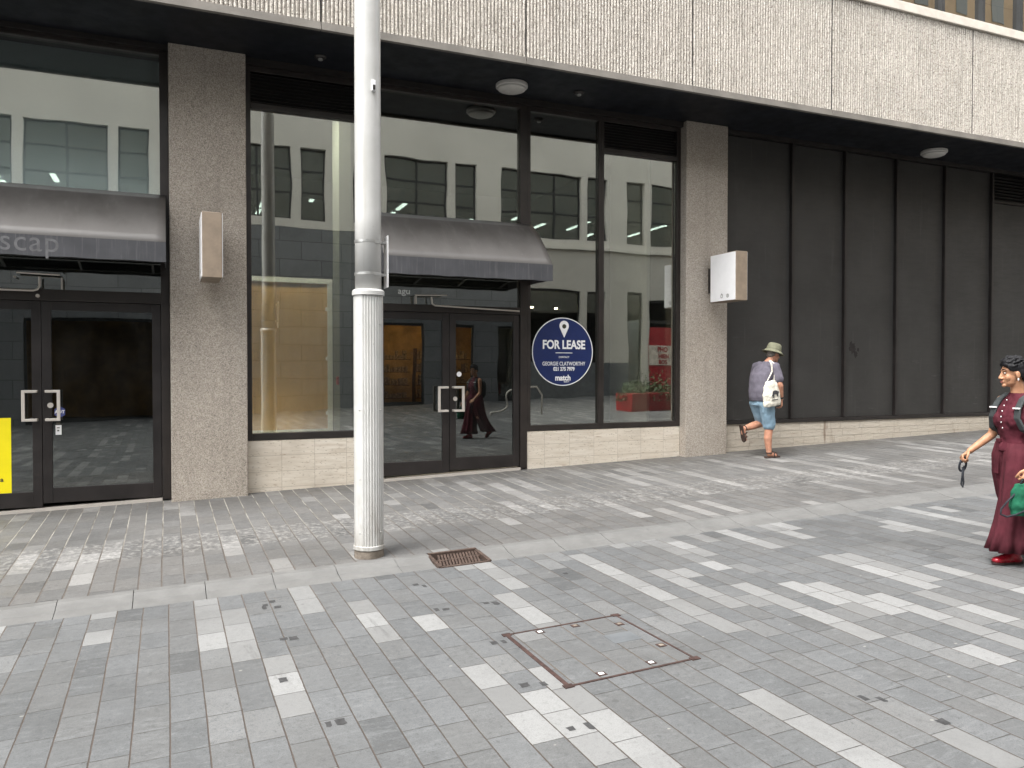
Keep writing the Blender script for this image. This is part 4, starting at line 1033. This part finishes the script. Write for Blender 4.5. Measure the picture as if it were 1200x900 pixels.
e = MB().ball((-.002, .084, -.050), (.006, .006, .012)).ball((-.002, -.084, -.050), (.006, .006, .012)); e.xf(HM @ Matrix.Scale(.95, 4)).build('earring', 'vinylwhite', wo, smooth=True, local=True)
t = MB()
t.loft([((.0, 0, .885), .135, .172), ((.0, 0, .95), .118, .150), ((.0, 0, .985), .108, .136), ((.008, 0, 1.06), .113, .145), ((.018, 0, 1.13), .118, .156), ((.008, 0, 1.22), .108, .160), ((-.004, 0, 1.285), .082, .138), ((-.012, 0, 1.33), .068, .095), ((-.012, 0, 1.362), .061, .064)], 32)
for s_ in (-1, 1): t.ball((.092, s_ * .068, 1.135), (.052, .062, .062))
t.organic('top', 'maroon', wo, .007, 4, disp=wrinkle(.011, (16, 12, 11)))
tr = MB()
rip = lambda a, u: (.02 + .085 * u) * math.sin(a * 9 + 2.0 * u) + .06 * u * math.sin(a * 4 + 1 - u) + .06 * max(0, u - .8) * 5 * math.sin(a * 17)
def trouser(y, pts):
    m = MB(); m.loft(pts, 120, True, False, rip); return m
rows = [((0, .055, .955), .118, .105), ((.012, .075, .85), .138, .118), ((.035, .085, .70), .138, .122), ((.06, .09, .52), .132, .125), ((.085, .09, .34), .142, .135), ((.105, .095, .20), .162, .150), ((.115, .095, .105), .180, .160)]
L1 = MB(); L1.loft(rows, 120, True, False, rip)
rows = [((0, -.055, .955), .118, .105), ((-.005, -.075, .85), .135, .118), ((-.02, -.085, .70), .135, .122), ((-.06, -.09, .52), .13, .122), ((-.14, -.09, .36), .14, .13), ((-.235, -.09, .22), .155, .145), ((-.285, -.09, .15), .165, .15)]
L1.loft(rows, 120, True, False, rip)
L1.build('trousers', 'maroon2', wo, smooth=True, local=True, solid=.004)
s = MB().hexa([(.128, -.085, .70), (.128, -.035, .695), (.137, -.035, .695), (.137, -.085, .70), (.112, -.072, .965), (.112, -.04, .965), (.126, -.04, .965), (.126, -.072, .965)])
s.box(.105, .128, -.075, -.03, .955, .985); s.build('sash', 'maroon2', wo, .006, local=True)
m = MB()
for i, z in enumerate((1.30, 1.255, 1.21, 1.165, 1.12, 1.075, 1.03)): m.ball((.085 + (.02, .032, .047, .058, .057, .043, .028)[i] - .012 * (i == 0), 0, z), (.004, .0055, .0055), u=8, v=6)
m.build('buttons', 'vinylwhite', wo, smooth=True, local=True)
def boot(fx, y, z, pitch):
    m = MB(); m.limb([(0, 0, .05), (0, 0, .20)], [.047, .050]); m.ball((-.012, 0, .035), (.052, .042, .040)); m.ball((.07, 0, .035), (.075, .041, .042)); m.ball((.135, 0, .028), (.058, .043, .030)); m.ball((.02, 0, .06), (.06, .04, .05))
    mt = Matrix.Translation((fx, y, z)) @ Matrix.Rotation(R(pitch), 4, 'Y')
    o = m.xf(mt).organic('boot', 'boot', wo, .006, 3)
    sm = MB(); pts = [(-.066, -.02, 0), (-.05, -.036, 0), (.05, -.037, 0), (.13, -.046, 0), (.18, -.03, 0), (.197, 0, 0), (.18, .03, 0), (.13, .046, 0), (.05, .037, 0), (-.05, .036, 0), (-.066, .02, 0)]
    sm.prism(pts, (0, 0, .014)).xf(mt).build('sole', 'sole', o, local=True)
boot(.085, .09, .0, 0); boot(-.36, -.09, .125, 38)
# what she carries
lh = Vector((.275, -.25, .80))
ls_ = thing('dog_leash', 'folded dark leash dangling from the right hand of the woman in maroon', 'leash', wo.location, R(164.3))
m = MB()
pts = [(.285 + .03 * math.sin(t * 6.28), -.25 + .012 * math.cos(t * 6.28), .765 - .05 * math.cos(t * 6.28 + 3.14) - .02) for t in [q / 20 for q in range(21)]]
m.tube(pts, .009); m.tube([(.27, -.25, .74), (.285, -.245, .66), (.275, -.25, .60), (.282, -.25, .56), (.297, -.25, .585), (.29, -.247, .66), (.285, -.25, .73)], .007)
m.build('webbing', 'leashmat', ls_, smooth=True, local=True)
MB().cyl((.26, -.25, .81), (.30, -.25, .775), .014).build('grip', 'darkmetal', ls_, local=True)
bp = thing('backpack', 'charcoal backpack with grey shoulder straps on the back of the woman in maroon', 'backpack', wo.location, R(164.3))
m = MB(); m.ball((-.19, 0, 1.12), (.085, .135, .20)); m.ball((-.17, 0, 1.0), (.09, .14, .12)); m.organic('pack', 'strap', bp, .012, 3)
for s_ in (-1, 1):
    m = MB()
    path = [(-.13, s_ * .085, 1.24), (-.07, s_ * .10, 1.325), (-.005, s_ * .112, 1.347), (.055, s_ * .118, 1.31), (.098, s_ * .125, 1.24), (.115, s_ * .135, 1.16), (.085, s_ * .165, 1.07), (.0, s_ * .178, 1.01), (-.10, s_ * .14, .98)]
    for o_ in (-.022, -.011, 0, .011, .022): m.limb([(p[0], p[1] + o_, p[2] - abs(o_) * .1) for p in path], [.011] * len(path), 8)
    so_ = m.organic('shoulder_strap', 'strap', bp, .006, 3)
    MB().box(.102, .122, s_ * .125 - .03, s_ * .125 + .03, 1.232, 1.243).build('reflective_tab', 'vinylwhite', so_, local=True)
gb = thing('shopping_bag', 'green cloth bag with dark looped straps held at the side of the woman in maroon', 'bag', wo.location, R(164.3))
m = MB(); m.loft([((.17, .285, .42), .11, .05), ((.175, .285, .50), .12, .06), ((.185, .285, .60), .10, .045), ((.19, .285, .665), .07, .02)], 24)
m.organic('body', 'greenbag', gb, .008, 3, disp=wrinkle(.010, (16, 16, 12)))
m = MB(); m.tube([(.22, .29, .64), (.27, .30, .585), (.33, .30, .53), (.375, .295, .475), (.375, .29, .435), (.33, .30, .415), (.27, .31, .43), (.22, .335, .46), (.19, .34, .50)], .0075)
m.tube([(.215, .29, .65), (.16, .28, .74), (.15, .275, .77)], .008).tube([(.14, .29, .65), (.15, .28, .73), (.16, .275, .77)], .008)
m.build('strap', 'leashmat', gb, smooth=True, local=True)

# --- man walking away by the cladding
MX, MY = 8.36, 9.62
ma = thing('person', 'man in olive sun hat, grey tee and denim shorts walking away beside the black cladding', 'person', (MX, MY, gz(MX, MY)), 0)
HM2 = Matrix.Translation((.20, -.02, 1.585)) @ Matrix.Rotation(R(-6), 4, 'Z') @ Matrix.Rotation(R(12), 4, 'Y')
b = MB(); head(b, HM2, .98)
b.limb([(.09, 0, 1.42), (.15, -.01, 1.49), (.18, -.015, 1.54)], [.068, .062, .058])
b.loft([((0, 0, .80), .12, .16), ((0, 0, .95), .13, .165), ((.0, 0, 1.1), .13, .17), ((.02, 0, 1.25), .125, .18), ((.06, 0, 1.37), .10, .19), ((.09, 0, 1.44), .07, .12)])
b.limb([(.07, -.13, 1.40), (.07, -.20, 1.385), (.10, -.265, 1.13), (.115, -.27, 1.10), (.185, -.215, .90)], [.06, .058, .046, .043, .030])
hand(b, (.185, -.215, .90), (.15, .1, -.95), (-.75, .5, .0), 1, (30, 40, 25), 1.05)
b.limb([(.07, .13, 1.40), (.07, .20, 1.385), (.02, .25, 1.11), (.02, .25, 1.08), (.16, .22, .88)], [.06, .058, .046, .043, .030])
hand(b, (.16, .22, .88), (.3, -.05, -.9), (.1, -.9, .1), -1, (40, 45, 30), 1.05)
b.limb([(0, -.095, .84), (.055, -.10, .47), (.03, -.10, .30), (.055, -.10, .08)], [.095, .062, .060, .040])
b.limb([(.055, -.10, .06), (.10, -.10, .045), (.19, -.105, .032)], [.036, .036, .026])
b.limb([(0, .095, .84), (.09, .11, .52), (-.06, .11, .485), (-.25, .11, .44)], [.095, .062, .060, .040])
b.limb([(-.27, .11, .44), (-.26, .11, .38), (-.225, .11, .27)], [.036, .036, .026])
b.organic('body', 'skin2', ma, .0052, 2)
face_parts(ma, HM2, .98, 'grey hair')
m = MB(); m.ball((-.03, 0, .02), (.088, .083, .075)).ball((-.06, 0, -.03), (.045, .065, .04)); m.xf(HM2 @ Matrix.Scale(.98, 4)).organic('hair', 'grey hair', ma, .006, 2)
m = MB(); TH_ = HM2 @ Matrix.Translation((-.008, 0, .062)) @ Matrix.Rotation(R(4), 4, 'Y')
prof = [(.168, -.046), (.163, -.050), (.138, -.022), (.108, .002), (.106, .012), (.104, .05), (.097, .088), (.075, .103), (.03, .110), (.003, .111)]
rings = [m.ring((0, 0, z), (r * (1.06 if r < .11 else 1.02), 0, 0), (0, r * (.93 if r < .11 else .90), 0), 36) for r, z in prof]
m.skin(rings); m.xf(TH_).build('hat', 'hat', ma, smooth=True, local=True, solid=.004)
m = MB().lathe((0, 0, 0), [(.109, .004), (.112, .005), (.110, .028), (.106, .029)], 36); m.xf(TH_ @ Matrix.Diagonal((1.06, .93, 1, 1))).build('hat_band', 'hat', ma, smooth=False, local=True)
t = MB()
t.loft([((-.015, 0, .865), .160, .195), ((-.02, 0, .93), .168, .198), ((-.022, 0, 1.05), .165, .195), ((-.015, 0, 1.17), .160, .198), ((.01, 0, 1.28), .148, .205), ((.05, 0, 1.37), .122, .20), ((.09, 0, 1.44), .088, .14), ((.115, 0, 1.475), .070, .080)], 32)
for s_ in (-1, 1): t.limb([(.065, s_ * .13, 1.40), (.07, s_ * .20, 1.385), (.092 if s_ < 0 else .05, s_ * .248, 1.20)], [.075, .078, .074])
t.organic('t_shirt', 'tee', ma, .008, 4, disp=wrinkle(.010, (9, 9, 7)))
t = MB()
t.loft([((0, 0, .80), .150, .185), ((0, 0, .88), .155, .19), ((0, 0, .93), .15, .185)], 32)
t.limb([(.0, -.095, .83), (.03, -.10, .66), (.05, -.10, .505)], [.125, .108, .095]); t.limb([(.0, .095, .83), (.05, .105, .66), (.085, .11, .56)], [.125, .105, .092])
t.organic('shorts', 'denim', ma, .008, 3, disp=wrinkle(.008, (12, 12, 9)))
def sandal(mt):
    m = MB(); pts = [(-.075, -.025, 0), (-.06, -.038, 0), (.04, -.036, 0), (.13, -.05, 0), (.19, -.035, 0), (.21, 0, 0), (.19, .035, 0), (.13, .046, 0), (.04, .034, 0), (-.06, .036, 0), (-.075, .022, 0)]
    o = m.prism(pts, (0, 0, .024)).xf(mt).build('sandal_sole', 'sandal', ma, .004, local=True)
    s = MB()
    for x, hgt, wd in ((.13, .062, .044), (.075, .078, .04)):
        s.tube([(x, wd * math.cos(a), .012 + hgt * math.sin(a)) for a in [math.pi * q / 10 for q in range(11)]], .010)
    s.tube([(.02 + .062 * -math.sin(a), .044 * math.cos(a), .075) for a in [math.pi * q / 10 for q in range(11)]], .010)
    s.xf(mt).build('sandal_strap', 'sandal', o, smooth=True, local=True)
sandal(Matrix.Translation((.055, -.10, .001)))
sandal(Matrix.Translation((-.305, .11, .43)) @ Matrix.Rotation(R(76), 4, 'Y'))
wt = MB().lathe((0, 0, 0), [(.034, -.012), (.039, -.011), (.039, .011), (.034, .012)], 20); wt.xf(Matrix.Translation((.176, -.222, .925)) @ Vector((-.07, -.055, .2)).to_track_quat('Z', 'X').to_matrix().to_4x4()).build('wristwatch', 'darkmetal', ma, local=True)
to = thing('tote_bag', 'cream canvas tote bag with dark print hanging from the man in the olive hat', 'bag', ma.location, 0)
m = MB()
BM = Matrix.Translation((-.03, -.262, .80)) @ Matrix.Rotation(R(4), 4, 'Z') @ Matrix.Rotation(R(-6), 4, 'Y')
m.loft([((0, 0, .0), .165, .035), ((0, 0, .04), .178, .052), ((0, 0, .18), .172, .050), ((.0, 0, .30), .150, .032), ((.0, 0, .37), .115, .016), ((.0, 0, .385), .10, .012)], 28)
m.xf(BM).organic('bag', 'canvas', to, .007, 3, disp=wrinkle(.009, (14, 14, 12)))
m = MB()
for dy in (-.012, .0, .012): m.limb([tuple(BM @ Vector((.07, 0, .37))), (.02, -.245, 1.30), (.03, -.215 + dy, 1.44), (.045, -.13 + dy, 1.485), (.07, -.10, 1.48)], [.006] * 5, 8)
for dy in (-.01, .01): m.limb([tuple(BM @ Vector((-.08, 0, .37))), (-.02, -.240 + dy, 1.32), (.0, -.205 + dy, 1.43), (.03, -.13 + dy, 1.478)], [.006] * 4, 8)
m.organic('strap', 'canvas', to, .005, 1)
m = MB(); pr_ = [(-.07, .17), (-.05, .22), (0, .235), (.05, .225), (.075, .20), (.095, .21), (.10, .175), (.08, .16), (.07, .11), (.055, .11), (.05, .155), (.0, .165), (-.025, .155), (-.035, .10), (-.05, .10), (-.055, .15), (-.08, .12), (-.085, .13)]
m.prism([(x * .8 + .02, -.0585, z * .8 + .05) for x, z in pr_], (0, .012, 0)).xf(BM).build('animal_print', 'print', to, local=True)
MB().box(-.05, .07, -.0585, -.05, .095, .103).xf(BM).build('text_line', 'print', to, local=True)

bpy.data.scenes.remove(TS)
